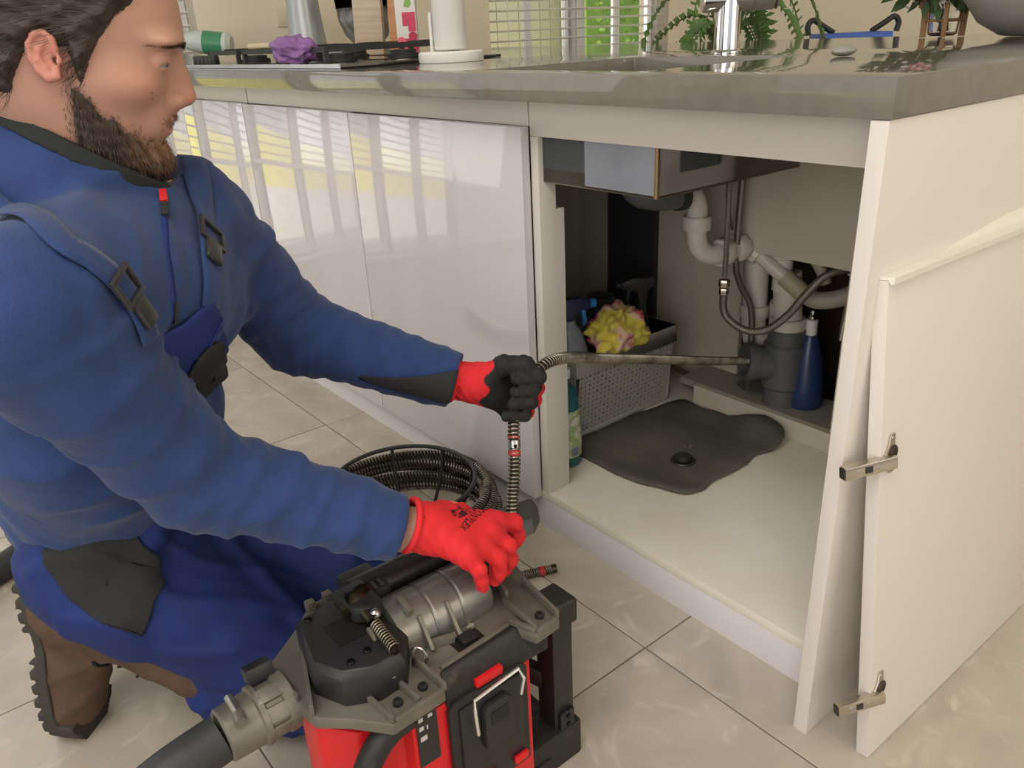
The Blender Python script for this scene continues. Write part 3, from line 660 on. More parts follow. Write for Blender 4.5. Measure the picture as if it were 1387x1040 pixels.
deck_xy = [(-0.165, -0.580), (-0.168, -0.509), (-0.196, -0.497), (-0.203, -0.384), (-0.168, -0.372), (-0.171, -0.331), (-0.215, -0.318), (-0.30, -0.300), (-0.37, -0.318),
           (-0.405, -0.395), (-0.405, -0.566), (-0.375, -0.600), (-0.345, -0.642), (-0.30, -0.652), (-0.262, -0.645), (-0.231, -0.640), (-0.205, -0.612)]
dk = MB().prism([(x, y, Z-0.016) for x, y in deck_xy], (0, 0, 0.016)).build('deck', M_mag, mc, bevel=0.002)
def rib(p, q, h, w=0.005, z=Z, m=M_mag, name='rib'):
    p = np.array([p[0], p[1], z+h/2]); q = np.array([q[0], q[1], z+h/2])
    return MB().bar(p, q, w, h).build(name, m, dk, bevel=0.001)
# raised rims of the deck, bosses with bolts
for p, q, h in [((-0.165, -0.576), (-0.168, -0.511), 0.007), ((-0.167, -0.509), (-0.235, -0.512), 0.012), ((-0.166, -0.578), (-0.215, -0.583), 0.010), ((-0.170, -0.542), (-0.225, -0.546), 0.011),
                ((-0.198, -0.494), (-0.204, -0.387), 0.005), ((-0.205, -0.384), (-0.170, -0.371), 0.008), ((-0.170, -0.371), (-0.240, -0.366), 0.012), ((-0.172, -0.333), (-0.255, -0.322), 0.013), ((-0.169, -0.370), (-0.172, -0.335), 0.006),
                ((-0.235, -0.640), (-0.345, -0.600), 0.016), ((-0.403, -0.560), (-0.403, -0.400), 0.006), ((-0.265, -0.643), (-0.31, -0.648), 0.010), ((-0.225, -0.455), (-0.235, -0.485), 0.014), ((-0.24, -0.36), (-0.30, -0.345), 0.018)]:
    rib(p, q, h)
for x, y in [(-0.404, -0.535), (-0.404, -0.503), (-0.403, -0.560)]:
    MB().obox((x, y, Z+0.006), (1, 0, 0), (0, 1, 0), (0, 0, 1), 0.006, 0.006, 0.007).build('lug', M_mag, dk, bevel=0.0015)
def bolt(x, y, z, r=0.006):
    bo = MB().lathe((x, y, z), [(r, 0), (r, 0.004), (r*0.85, 0.006), (r*0.55, 0.006), (r*0.5, 0.003), (0.0002, 0.003)], n=14).build('bolt', M_black, dk); return bo
for x, y in [(-0.188, -0.526), (-0.187, -0.560), (-0.190, -0.348), (-0.392, -0.42)]: bolt(x, y, Z)
# barrel of the motor
MB().lathe((-0.281, -0.520, 0.312), [(0.030, 0), (0.042, 0.004), (0.043, 0.02), (0.043, 0.05), (0.0415, 0.052), (0.0415, 0.054), (0.043, 0.056), (0.043, 0.09), (0.0415, 0.092), (0.0415, 0.094), (0.043, 0.096), (0.042, 0.128), (0.038, 0.140)], (0, 1, 0), 36).build('motor_barrel', M_barrel, mc)
for yy in (-0.487, -0.447):
    MB().obox((-0.238, yy, 0.325), (0.55, 0, -0.83), (0, 1, 0), (0.83, 0, 0.55), 0.022, 0.0025, 0.004).build('barrel_fin', M_mag, mc, bevel=0.001)
MB().obox((-0.262, -0.497, 0.357), (1, 0, -0.2), (0, 1, 0), (0.2, 0, 1), 0.013, 0.004, 0.004).build('barrel_fin', M_mag, mc, bevel=0.001)
# black handle tube and front nose
MB().tube([(-0.335, -0.530, 0.345), (-0.335, -0.40, 0.345), (-0.335, -0.345, 0.345), (-0.335, -0.30, 0.335)], [0.021, 0.021, 0.022, 0.024], 22).build('feed_tube', M_blk2, mc)
MB().box(-0.366, -0.304, -0.535, -0.49, 0.30, 0.362).build('tube_bracket', M_blk2, mc, bevel=0.004)
MB().box(-0.372, -0.298, -0.352, -0.305, 0.3, 0.358).build('nose_housing', M_blk2, mc, bevel=0.006)
for k in range(4):
    MB().obox((-0.3145, -0.527+k*0.009, 0.362), (1, 0, 0), (0, 1, 0), (0, 0, 1), 0.006, 0.0022, 0.003).build('index_tooth', M_darkgrey, mc)
# black gearbox cover at the back of the deck
gb = MB(); top = [(-0.345, -0.604), (-0.352, -0.552), (-0.335, -0.522), (-0.235, -0.512), (-0.205, -0.535), (-0.203, -0.572), (-0.222, -0.606), (-0.262, -0.624)]
gc = np.mean(top, 0)
V = [(x, y, Z+0.0005) for x, y in top]+[(x, y, Z+0.036) for x, y in top]+[(gc[0]+(x-gc[0])*0.9, gc[1]+(y-gc[1])*0.9, Z+0.046) for x, y in top]; n = len(top)
Fq = [tuple(range(n))[::-1], tuple(range(2*n, 3*n))]+[(r*n+i, r*n+(i+1) % n, (r+1)*n+(i+1) % n, (r+1)*n+i) for r in (0, 1) for i in range(n)]
a2 = sum(top[i][0]*top[(i+1) % n][1]-top[(i+1) % n][0]*top[i][1] for i in range(n))
if a2 < 0: Fq = [f[::-1] for f in Fq]
gbo = gb.add(V, Fq).build('gear_cover', M_blk2, mc, bevel=0.0018)
MB().prism([(-0.305, -0.585, Z+0.0465), (-0.262, -0.585, Z+0.0465), (-0.262, -0.545, Z+0.0465), (-0.305, -0.545, Z+0.0465)], (0, 0, 0.0006)).build('cover_shade_sheet', mat('painted_hole_shade', srgb(14, 14, 14), 0.6), gbo)  # black sheet on the cover, shade of an opening painted in
for x, y in [(-0.232, -0.588), (-0.236, -0.565), (-0.33, -0.592), (-0.325, -0.545)]:
    MB().lathe((x, y, Z+0.0462), [(0.005, 0), (0.005, 0.001), (0.004, 0.0025), (0.0002, 0.003)], n=12).build('cover_screw', mat('black_screw', srgb(20, 20, 20), 0.3, metal=0.6), gbo)
# clutch lever with oily joint and spring plunger
lv = MB().lathe((-0.300, -0.538, 0.358), [(0.012, -0.010), (0.022, -0.008), (0.023, 0.012), (0.015, 0.016)], nrm((0.55, 0.2, 0.35)), 20).build('clutch_joint', M_oily, mc)
MB().prism([(-0.325, -0.560, 0.352), (-0.280, -0.556, 0.352), (-0.265, -0.540, 0.352), (-0.272, -0.520, 0.352), (-0.325, -0.520, 0.352)], (0, 0, 0.022)).build('clutch_housing', M_blk2, lv, bevel=0.004)
MB().cyl((-0.282, -0.540, 0.366), (-0.258, -0.540, 0.360), 0.010, n=16).build('joint_pin', M_oily, lv)
MB().ball((-0.262, -0.537, 0.3665), 0.007, 14, 8).build('joint_ball', M_steel, lv)
V, Q = spring([(-0.256, -0.541, 0.358), (-0.212, -0.543, 0.352)], 0.0065, 0.0042, 0.0014); npmesh('plunger_spring', V, Q, M_spring, lv)
MB().cyl((-0.256, -0.541, 0.358), (-0.206, -0.5435, 0.351), 0.0042, n=12).build('plunger', M_oily, lv)
MB().bar((-0.262, -0.548, 0.352), (-0.205, -0.552, 0.318), 0.004, 0.008).build('guide_rail', M_mag, lv)
MB().tube(catmull([(-0.222, -0.522, 0.300), (-0.220, -0.520, 0.322), (-0.217, -0.513, 0.332), (-0.213, -0.505, 0.322), (-0.212, -0.503, 0.300)], 6), 0.0026, 10).build('wire_ring', M_chrome, mc)
# direction switch with arrows and symbols
MB().box(-0.228, -0.206, -0.462, -0.422, Z+0.0003, Z+0.0015).build('switch_well', mat('switch_black', srgb(22, 22, 22), 0.4), mc)
MB().prism([(-0.226, -0.452, Z+0.0016), (-0.209, -0.452, Z+0.0016), (-0.209, -0.430, Z+0.0016), (-0.226, -0.430, Z+0.0016)], (0, 0, 0.006)).build('rocker', M_blk2, mc, bevel=0.002)
M_mark = mat('raised_mark', srgb(168, 164, 152), 0.45, metal=0.3)
def arrow(y, s): return MB().prism([(-0.2355, y+s*0.007, Z+0.0002), (-0.230, y, Z+0.0002), (-0.2335, y, Z+0.0002), (-0.2335, y-s*0.005, Z+0.0002), (-0.2375, y-s*0.005, Z+0.0002), (-0.2375, y, Z+0.0002), (-0.241, y, Z+0.0002)], (0, 0, 0.001)).build('arrow_mark', M_mark, mc)
arrow(-0.462, -1); arrow(-0.424, 1)
MB().tube([(-0.2355+0.0048*math.cos(a), -0.443+0.0048*math.sin(a), Z+0.0006) for a in np.linspace(0, 2*math.pi, 18, endpoint=False)], 0.0012, 6, closed=True).build('circle_mark', M_mark, mc)
# red body under the deck
bd = MB().prism([(-0.185, -0.548, 0.035), (-0.185, -0.370, 0.035), (-0.385, -0.370, 0.035), (-0.385, -0.60, 0.035), (-0.30, -0.632, 0.035), (-0.255, -0.632, 0.035), (-0.215, -0.600, 0.035), (-0.203, -0.552, 0.035)], (0, 0, 0.262-0.035)).build('body', M_red, mc, bevel=0.006)
# black rail below the deck on the near side and label plate
MB().prism([(-0.182, -0.500, 0.255), (-0.178, -0.345, 0.255), (-0.178, -0.345, 0.288), (-0.196, -0.380, 0.2995), (-0.192, -0.498, 0.2995), (-0.182, -0.500, 0.284)], (-0.012, 0, 0)).build('side_rail', M_scuff, mc, bevel=0.002)
MB().box(-0.1845, -0.1828, -0.543, -0.515, 0.19, 0.272).build('rating_plate', mat('plate_black', srgb(34, 34, 34), 0.4), mc)
b = MB()
for k, (yy, zz, w_, h_) in enumerate([(-0.537, 0.262, 0.006, 0.006), (-0.524, 0.262, 0.006, 0.005), (-0.537, 0.249, 0.006, 0.006), (-0.529, 0.247, 0.002, 0.006), (-0.535, 0.233, 0.009, 0.007)]):
    b.box(-0.1828, -0.1823, yy-w_/2, yy+w_/2, zz-h_/2, zz+h_/2)
b.build('plate_symbols', mat('plate_print', srgb(190, 188, 184), 0.5), mc)
# battery door with latch
bt = MB().prism([(-0.176, -0.502, 0.095), (-0.176, -0.383, 0.095), (-0.176, -0.383, 0.252), (-0.176, -0.392, 0.261), (-0.176, -0.493, 0.261), (-0.176, -0.502, 0.252)], (-0.0085, 0, 0)).build('battery_door', M_scuff, mc, bevel=0.003)
MB().box(-0.176, -0.1715, -0.490, -0.395, 0.105, 0.250).build('door_pad', M_blk2, bt, bevel=0.0035)
la = MB().prism([(-0.171, -0.462, 0.175), (-0.171, -0.418, 0.175), (-0.171, -0.418, 0.235), (-0.171, -0.425, 0.243), (-0.171, -0.455, 0.243), (-0.171, -0.462, 0.235)], (0.010, 0, 0)).build('latch', M_blk2, bt, bevel=0.003)
MB().box(-0.161, -0.1602, -0.453, -0.427, 0.212, 0.232).build('latch_shade_plate', MATS['painted_hole_shade'], la)  # flat black plate, coloured as the shade inside the latch
MB().tube([(-0.160, -0.474, 0.213), (-0.157, -0.478, 0.253), (-0.160, -0.476, 0.268), (-0.164, -0.406, 0.270), (-0.159, -0.402, 0.256), (-0.161, -0.406, 0.232)], 0.0022, 10).build('wire_bail', mat('bright_wire', srgb(235, 235, 230), 0.25, metal=0.8), la)
MB().box(-0.1845, -0.176, -0.460, -0.420, 0.263, 0.275).build('latch_keeper', M_red, bt, bevel=0.002)
for yy in (-0.452, -0.405):
    MB().box(-0.1715, -0.166, yy-0.011, yy+0.011, 0.112, 0.124).build('red_button', M_red, bt, bevel=0.002)
# frame: curved guard left, posts, rails, feet
M_fr = MATS['scuffed_black']
MB().tube(catmull([(-0.19, -0.548, 0.272), (-0.190, -0.575, 0.266), (-0.192, -0.60, 0.240), (-0.196, -0.618, 0.19), (-0.20, -0.622, 0.12), (-0.20, -0.622, 0.02)], 8), 0.0155, 16).build('guard_tube', M_fr, mc)
for (x, y) in [(-0.225, -0.295), (-0.385, -0.295)]:
    MB().box(x-0.018, x+0.018, y-0.018, y+0.018, 0.045, 0.262).build('post', M_blk2, mc, bevel=0.003)
    MB().prism([(x-0.022, y-0.040, 0.246), (x+0.024, y-0.040, 0.246), (x+0.028, y+0.022, 0.246), (x-0.022, y+0.022, 0.246)], (0, 0, 0.040)).build('post_cap', M_fr, mc, bevel=0.008, seg=3)
    MB().prism([(x-0.024, y-0.095, 0.0), (x+0.026, y-0.085, 0.0), (x+0.026, y+0.026, 0.0), (x-0.024, y+0.026, 0.0)], (0, 0, 0.066)).build('foot_block', M_fr, mc, bevel=0.006)
    MB().box(x+0.0182, x+0.024, y-0.012, y+0.014, 0.060, 0.094).build('post_bracket', M_blk2, mc, bevel=0.002)
for zz in (0.070, 0.086):
    MB().cyl((-0.201, -0.293, zz), (-0.199, -0.293, zz), 0.004, n=10).build('rivet', mat('black_screw', (0.02, 0.02, 0.02)), mc)
MB().bar((-0.225, -0.295, 0.13), (-0.32, -0.37, 0.19), 0.018, 0.028).build('brace', M_blk2, mc, bevel=0.003)
MB().bar((-0.385, -0.295, 0.03), (-0.225, -0.295, 0.03), 0.03, 0.03).build('cross_rail', M_fr, mc, bevel=0.004)
for x in (-0.212, -0.385): MB().bar((x, -0.60, 0.018), (x, -0.33, 0.018), 0.034, 0.034).build('base_rail', M_fr, mc, bevel=0.005)
MB().box(-0.40, -0.20, -0.64, -0.585, 0.0, 0.034).build('rear_foot', M_fr, mc, bevel=0.006)
# hose clamp and guide hose behind the machine
cl = MB().lathe((-0.296, -0.640, 0.284), [(0.0285, 0.0), (0.036, 0.004), (0.036, 0.016), (0.032, 0.018), (0.032, 0.036), (0.036, 0.038), (0.036, 0.044), (0.0325, 0.046), (0.031, 0.082), (0.0285, 0.084)], (0.03, -1, -0.02), 30).build('hose_coupling', M_mag, mc)
MB().obox((-0.318, -0.665, 0.322), (0.9, 0, 0.3), (0, 1, 0), (-0.3, 0, 0.9), 0.011, 0.016, 0.010).build('release_key', M_blk2, cl, bevel=0.003)
MB().cyl((-0.278, -0.706, 0.316), (-0.302, -0.706, 0.322), 0.005, n=12).build('clamp_screw', M_steel, cl)
MB().cyl((-0.262, -0.708, 0.316), (-0.276, -0.706, 0.317), 0.007, n=12).build('clamp_lug', M_mag, cl)
for k in range(3):
    a = -0.2+k*0.7; MB().obox((-0.296+0.0335*math.cos(a), -0.668, 0.284+0.0335*math.sin(a)), (-math.sin(a), 0, math.cos(a)), (0, 1, 0), (math.cos(a), 0, math.sin(a)), 0.009, 0.014, 0.002).build('coupling_pad', M_mag, cl, bevel=0.001)
hs = tag(MB().tube(catmull([(-0.2935, -0.7255, 0.2815), (-0.290, -0.80, 0.270), (-0.30, -0.90, 0.22), (-0.36, -1.02, 0.10), (-0.50, -1.12, 0.033), (-0.80, -1.17, 0.0285), (-1.05, -1.12, 0.0285), (-1.22, -0.98, 0.0285), (-1.33, -0.80, 0.0285), (-1.48, -0.68, 0.0285), (-1.8, -0.72, 0.0285)], 10), 0.0275, 20).build('guide_hose', mat('rubber_hose_black', srgb(46, 47, 48), 0.55, bump=0.1, bscale=150)), 'thick black guide hose running out of the back of the machine', 'hose')
# front lever plate with spring exit
MB().prism([(-0.362, -0.300, 0.332), (-0.338, -0.272, 0.330), (-0.333, -0.236, 0.330), (-0.348, -0.212, 0.332), (-0.372, -0.205, 0.334), (-0.380, -0.262, 0.336)], (0.012, -0.006, -0.02)).build('front_plate', M_darkgrey, mc, bevel=0.004)
MB().cyl((-0.342, -0.240, 0.328), (-0.338, -0.243, 0.333), 0.004, n=10).build('plate_shade_stub', MATS['painted_hole_shade'], mc)  # solid black stub painted as the shade in a hole
MB().tube([(-0.385, -0.33, 0.315), (-0.405, -0.325, 0.338)], 0.006, 10).build('lever_stem', M_steel, mc)
MB().ball((-0.410, -0.322, 0.346), (0.013, 0.013, 0.011), 18, 12).build('orange_knob', mat('orange_knob', srgb(232, 96, 40), 0.35), mc)
# ================================================================== drain cable (spring) from the machine through the hand into the pipe
cab = catmull([(-0.300, -0.320, 0.318), (-0.318, -0.290, 0.312), (-0.350, -0.262, 0.318), (-0.368, -0.244, 0.352), (-0.380, -0.228, 0.395), (-0.397, -0.213, 0.438), (-0.414, -0.196, 0.460), (-0.421, -0.180, 0.476), (-0.421, -0.163, 0.494), (-0.4205, -0.145, 0.509), (-0.423, -0.118, 0.515), (-0.440, -0.070, 0.503), (-0.478, -0.005, 0.475), (-0.520, 0.10, 0.430), (-0.549, 0.30, 0.361), (-0.568, 0.48, 0.300), (-0.580, 0.61, 0.258), (-0.568, 0.66, 0.243)], 14)
dc = thing('drain_cable', 'spring drain cable held in the left glove and fed into the drain', 'cable', (-0.40, -0.2, 0.3))
V, Q = spring(cab, 0.0078, 0.0058, 0.0020, 12, 6); npmesh('spring_wire', V, Q, M_spring, dc)
MB().tube(resample(cab, 0.01)[0], 0.0066, 10).build('cable_core', M_core, dc)
M_redmark = mat('red_mark', srgb(178, 44, 44), 0.5)
def sleeve(i0, i1, r, m, nm): MB().tube(cab[i0:i1], r, 14).build(nm, m, dc)
sleeve(60, 63, 0.0094, M_redmark, 'red_band'); sleeve(63, 67, 0.0096, M_steel, 'coupling'); sleeve(67, 69, 0.0094, M_redmark, 'red_band')
MB().cyl(np.array(cab[65])+np.array([0.0085, -0.0045, 0]), np.array(cab[65])+np.array([0.0105, -0.0055, 0]), 0.0028, n=10).build('coupling_shade_disc', MATS['painted_hole_shade'], dc)  # black disc on the coupling, a hole's shade as its colour
# loose cable end lying on the floor
le = thing('cable_end', 'short loose spring cable end with a red tip on the floor', 'cable', (-0.554, -0.036, 0.0))
ph_ = [(-0.575, -0.085, 0.0095), (-0.548, -0.020, 0.0095)]
V, Q = spring(ph_, 0.0074, 0.0042, 0.0018, 12, 6); npmesh('spring_wire', V, Q, M_spring, le)
MB().cyl(*ph_, 0.0062, n=12).build('core', M_core, le)
MB().cyl((-0.5575, -0.043, 0.0095), (-0.5535, -0.033, 0.0095), 0.0094, n=14).build('red_band', M_redmark, le)
MB().cyl((-0.549, -0.022, 0.0095), (-0.544, -0.010, 0.0095), 0.0085, n=14).build('end_stud', M_oily, le)
# ================================================================== wire carrier with coiled spring cable
cc = thing('cable_carrier', 'round black wire carrier standing on the floor by the gloss doors', 'carrier', (-0.865, -0.155, 0.0))
CX, CY = -0.865, -0.150
def circ(r, z, n=64, cx=CX, cy=CY): return [(cx+r*math.cos(a), cy+r*math.sin(a), z) for a in np.linspace(0, 2*math.pi, n, endpoint=False)]
M_wire = mat('black_wire', srgb(44, 46, 46), 0.4, metal=0.2)
MB().tube(circ(0.152, 0.128), 0.0048, 10, closed=True).build('top_ring', M_wire, cc)
MB().tube(circ(0.10, 0.006), 0.0048, 10, closed=True).build('bottom_ring', M_wire, cc)
for k in range(8):
    a = 2*math.pi*(k+0.5)/8; u_ = np.array([math.cos(a), math.sin(a), 0]); c0 = np.array([CX, CY, 0])
    MB().tube([c0+u_*0.152+np.array([0, 0, 0.128]), c0+u_*0.140+np.array([0, 0, 0.07]), c0+u_*0.10+np.array([0, 0, 0.006])], 0.004, 8).build('spoke', M_wire, cc)
co = thing('coiled_cable', 'long spring cable coiled flat around the wire carrier', 'cable', (CX, CY, 0.0))
loops = [(0.172, 0.0105, 0.0), (0.194, 0.0105, 0.2), (0.184, 0.028, 0.9), (0.170, 0.044, 1.7), (0.196, 0.046, 2.6), (0.182, 0.062, 0.4), (0.168, 0.078, 2.0), (0.186, 0.082, 1.2), (0.176, 0.098, 0.6)]
Pth = []
for i, (r, z, ph) in enumerate(loops):
    for a in np.linspace(0, 2*math.pi, 48, endpoint=False):
        w = (a/(2*math.pi)); r2 = r+(loops[(i+1) % len(loops)][0]-r)*w if i < len(loops)-1 else r; z2 = z+(loops[i+1][1]-z)*w if i < len(loops)-1 else z
        Pth.append((CX+(r2+0.004*math.sin(3*a+ph))*math.cos(a+1.2), CY+(r2+0.004*math.sin(3*a+ph))*math.sin(a+1.2), z2+0.002*math.sin(2*a+ph)+0.001))
V, Q = spring(Pth, 0.0074, 0.0078, 0.0018, 10, 5); npmesh('spring_wire', V, Q, M_spring, co)
MB().tube(resample(Pth, 0.016)[0], 0.0058, 8).build('cable_core', M_core, co)
# ================================================================== things on and behind the island
ZC = ZT+0.0006
# --- kitchen tap
tp = thing('kitchen_tap', 'chrome kitchen tap with a thick cylindrical head beside the sink', 'tap', (-0.645, 0.57, ZC))
MB().lathe((-0.645, 0.57, ZC), [(0.030, 0), (0.030, 0.004), (0.025, 0.007), (0.024, 0.12)], n=32).build('body', M_chrome, tp)
ta = nrm((0.63, 0.775, 0.0)); hc_ = np.array([-0.640, 0.576, ZC+0.098])
MB().lathe(hc_-ta*0.060, [(0.020, 0), (0.0225, 0.002), (0.0225, 0.095), (0.0215, 0.096), (0.0215, 0.099), (0.0225, 0.10), (0.0225, 0.138), (0.019, 0.142)], ta, 32).build('head_cylinder', M_chrome, tp)
MB().lathe(hc_+ta*0.0825, [(0.0215, 0), (0.0215, 0.004), (0.012, 0.006)], ta, 28).build('mixer_cap', M_steel, tp)
MB().tube([hc_+ta*0.06+np.array([0, 0, 0.02]), hc_+ta*0.07+np.array([0.01, 0.0, 0.13])], 0.006, 12).build('lever', M_chrome, tp)
# --- small grey stone soap dish
sd_ = crumple('soap_block', (-0.292, 0.400, ZC+0.008), (0.017, 0.024, 0.008), 5, mat('grey_soap', srgb(150, 148, 140), 0.5), amp=0.03, flat=ZC)
tag(sd_, 'small grey oval block lying on the worktop by the sink', 'soap')
# --- paper towel holder
pt = thing('towel_holder', 'white paper towel holder with a grey white roll on the worktop', 'towel holder', (-1.262, 0.33, ZC))
MB().lathe((-1.262, 0.33, ZC), [(0.076, 0), (0.078, 0.004), (0.078, 0.020), (0.074, 0.024), (0.02, 0.024)], n=40).build('base', M_white_plastic, pt)
MB().lathe((-1.262, 0.33, ZC+0.0265), [(0.036, 0), (0.0385, 0.002), (0.0385, 0.235), (0.012, 0.236)], n=36).build('paper_roll', mat('paper_roll', srgb(206, 204, 200), 0.9), pt)
MB().cyl((-1.262, 0.33, ZC+0.02), (-1.262, 0.33, ZC+0.33), 0.006, n=12).build('rod', M_steel, pt)
MB().tube([(-1.314, 0.312, ZC+0.022), (-1.314, 0.312, ZC+0.10), (-1.312, 0.313, ZC+0.11)], 0.0045, 10).build('tension_arm', M_white_plastic, pt)
# --- gas hob
hb = thing('gas_hob', 'black gas hob with cast iron pan supports on the worktop', 'hob', (-1.95, 0.33, ZC))
hx0, hx1, hy0, hy1 = -2.44, -1.36, 0.085, 0.56
MB().box(hx0, hx1, hy0, hy1, ZC, ZC+0.007).build('glass_plate', mat('hob_glass', srgb(26, 26, 28), 0.08, spec=0.6), hb, bevel=0.002)
MB().box(hx0, hx1, hy0-0.004, hy0-0.0003, ZC, ZC+0.009).build('metal_trim', M_steel, hb)
M_iron = mat('cast_iron', srgb(44, 45, 46), 0.6, bump=0.1, bscale=200)
for gx in (-2.18, -1.90, -1.62):
    s_ = MB()
    for yy in (0.125, 0.52): s_.bar((gx-0.115, yy, ZC+0.040), (gx+0.115, yy, ZC+0.040), 0.009, 0.012)
    for xx in (gx-0.115, gx+0.115): s_.bar((xx, 0.125, ZC+0.040), (xx, 0.52, ZC+0.040), 0.009, 0.012)
    for xx in (gx-0.115, gx+0.115):
        for yy in (0.125, 0.52): s_.box(xx-0.006, xx+0.006, yy-0.006, yy+0.006, ZC+0.0075, ZC+0.046)
    g_o = s_.build('pan_support', M_iron, hb)
    for k in range(4):
        for yy in (0.225, 0.42):
            a = k*math.pi/2; u_ = np.array([math.cos(a), math.sin(a), 0]); c_ = np.array([gx, yy, ZC+0.043])
            MB().bar(c_+u_*0.03, c_+u_*0.095, 0.007, 0.014).build('finger', M_iron, g_o)
    for yy in (0.225, 0.42):
        MB().lathe((gx, yy, ZC+0.0075), [(0.045, 0), (0.045, 0.010), (0.036, 0.012), (0.036, 0.020), (0.02, 0.022)], n=24).build('burner', M_iron, hb)
for k in range(5):
    MB().lathe((-2.37+k*0.036, 0.11, ZC+0.0075), [(0.014, 0), (0.016, 0.004), (0.014, 0.026), (0.004, 0.027)], n=18).build('knob', M_black, hb)
MB().tube([(-1.98, 0.130, ZC+0.0545), (-1.76, 0.150, ZC+0.0545)], 0.008, 12).build('spoon', mat('pale_wood', srgb(200, 186, 150), 0.6)) and None
sp_ = bpy.data.objects['spoon']; tag(sp_, 'pale wooden spoon handle lying across the pan supports', 'spoon')
o = crumple('purple_cloth', (-1.665, 0.118, ZC+0.040), (0.086, 0.048, 0.036), 12, mat('purple_cloth', srgb(152, 112, 166), 0.9, col2=srgb(134, 94, 150), nscale=20, bump=0.3, bscale=150), amp=0.20, flat=ZC+0.0085)
tag(o, 'crumpled purple cleaning cloth on the gas hob', 'cloth')
# --- stand mixer
mx_ = thing('stand_mixer', 'grey stand mixer with a steel bowl behind the gas hob', 'mixer', (-2.650, 0.775, ZC))
M_mixer = mat('mixer_silver_paint', srgb(176, 178, 178), 0.3, metal=0.3)
MB().prism([(-2.740, 0.615, ZC), (-2.620, 0.565, ZC), (-2.320, 0.815, ZC), (-2.420, 0.935, ZC), (-2.700, 0.755, ZC)], (0, 0, 0.035)).build('foot', M_mixer, mx_, bevel=0.01, seg=3)
MB().lathe((-2.685, 0.655, ZC+0.0352), [(0.075, 0), (0.068, 0.06), (0.060, 0.16), (0.066, 0.25), (0.06, 0.30)], n=28).build('column', M_mixer, mx_)
MB().lathe((-2.485, 0.810, ZC+0.0352), [(0.055, 0), (0.06, 0.012), (0.085, 0.04), (0.105, 0.09), (0.112, 0.17), (0.116, 0.172), (0.112, 0.17), (0.10, 0.09), (0.02, 0.03)], n=36).build('bowl', M_steel, mx_)
MB().lathe(np.array([-2.78, 0.585, ZC+0.335]), [(0.03, 0), (0.07, 0.02), (0.078, 0.15), (0.06, 0.34), (0.03, 0.37)], (0.79, 0.61, 0), 28).build('motor_head', M_mixer, mx_)
MB().tube(catmull([(-2.370, 0.755, ZC+0.19), (-2.345, 0.755, ZC+0.16), (-2.360, 0.770, ZC+0.09)], 5), 0.007, 10).build('bowl_handle', M_steel, mx_)
# --- chopping boards and a carton
def board(name, label, c, ey_, w, h, t, m, lean=0.10, group=None):
    c = np.asarray(c, float); ey_ = nrm(ey_); nn = np.array([-ey_[1], ey_[0], 0]); up = nrm(np.array([0, 0, 1])+nn*lean); n2 = np.cross(ey_, up)
    o = MB().obox(c+up*(h/2+0.003), ey_, up, n2, w/2, h/2, t/2).build(name, m, bevel=0.004); return tag(o, label, 'board', group)
board('chopping_board', 'thick pale wooden board standing beside the stand mixer', (-2.285, 0.70, ZC+0.001), (0.75, 0.66, 0), 0.105, 0.34, 0.03, mat('pale_oak', srgb(204, 184, 160), 0.55, col2=srgb(190, 168, 142), nscale=6, stretch=(1, 1, 14)))
board('chopping_board', 'narrow orange brown wooden board edge beside the pink carton', (-2.178, 0.745, ZC+0.001), (0.75, 0.66, 0), 0.045, 0.36, 0.03, mat('orange_beech', srgb(206, 150, 100), 0.5, col2=srgb(192, 134, 84), nscale=6, stretch=(1, 1, 14)))
ct = thing('carton', 'pink and white carton with fruit print on the worktop', 'carton', (-1.66, 0.86, ZC))
cx_, ny_ = nrm((0.63, 0.775, 0)), np.array([0.775, -0.63, 0])
cc_ = np.array([-2.10, 0.745, ZC+0.135]); MB().obox(cc_, cx_, ny_, (0, 0, 1), 0.034, 0.028, 0.1345).build('box', mat('carton_white', srgb(226, 222, 216), 0.5), ct, bevel=0.002)
def dot(u_, z_, r, m, nm, n=18, sq=1.0): MB().lathe(cc_+cx_*u_+np.array([0, 0, z_])+ny_*0.0282, [(r, 0), (r, 0.0004), (0.0002, 0.0004)], ny_, n).build(nm, m, ct)
M_pk = mat('carton_pink', srgb(204, 56, 92), 0.45); M_gr = mat('carton_green', srgb(130, 178, 78), 0.45)
for (u_, z_, w_, h_) in [(0.0, -0.105, 0.033, 0.024), (0.010, -0.03, 0.022, 0.03), (0.004, 0.09, 0.029, 0.03)]:
    MB().obox(cc_+cx_*u_+np.array([0, 0, z_])+ny_*0.0282, cx_, (0, 0, 1), ny_, w_, h_, 0.0003).build('printed_band', M_pk, ct)
for k, (u_, z_) in enumerate([(-0.02, -0.09), (0.02, -0.075), (-0.005, -0.115), (0.022, -0.11)]): dot(u_, z_, 0.015, mat('berry_%d' % (k % 2), srgb(*((226, 92, 118), (186, 34, 70))[k % 2]), 0.4), 'berry_print')
MB().obox(cc_+cx_*-0.014+np.array([0, 0, -0.055])+ny_*0.0284, cx_, (0, 0, 1), ny_, 0.020, 0.012, 0.0003).build('label_panel', MATS['carton_white'], ct)
MB().prism([cc_+cx_*a_+np.array([0, 0, z_])+ny_*0.0286 for a_, z_ in ((-0.004, 0.018), (0.012, 0.012), (0.022, 0.024), (0.018, 0.042), (0.002, 0.040))], ny_*0.0004).build('leaf_print', M_gr, ct)
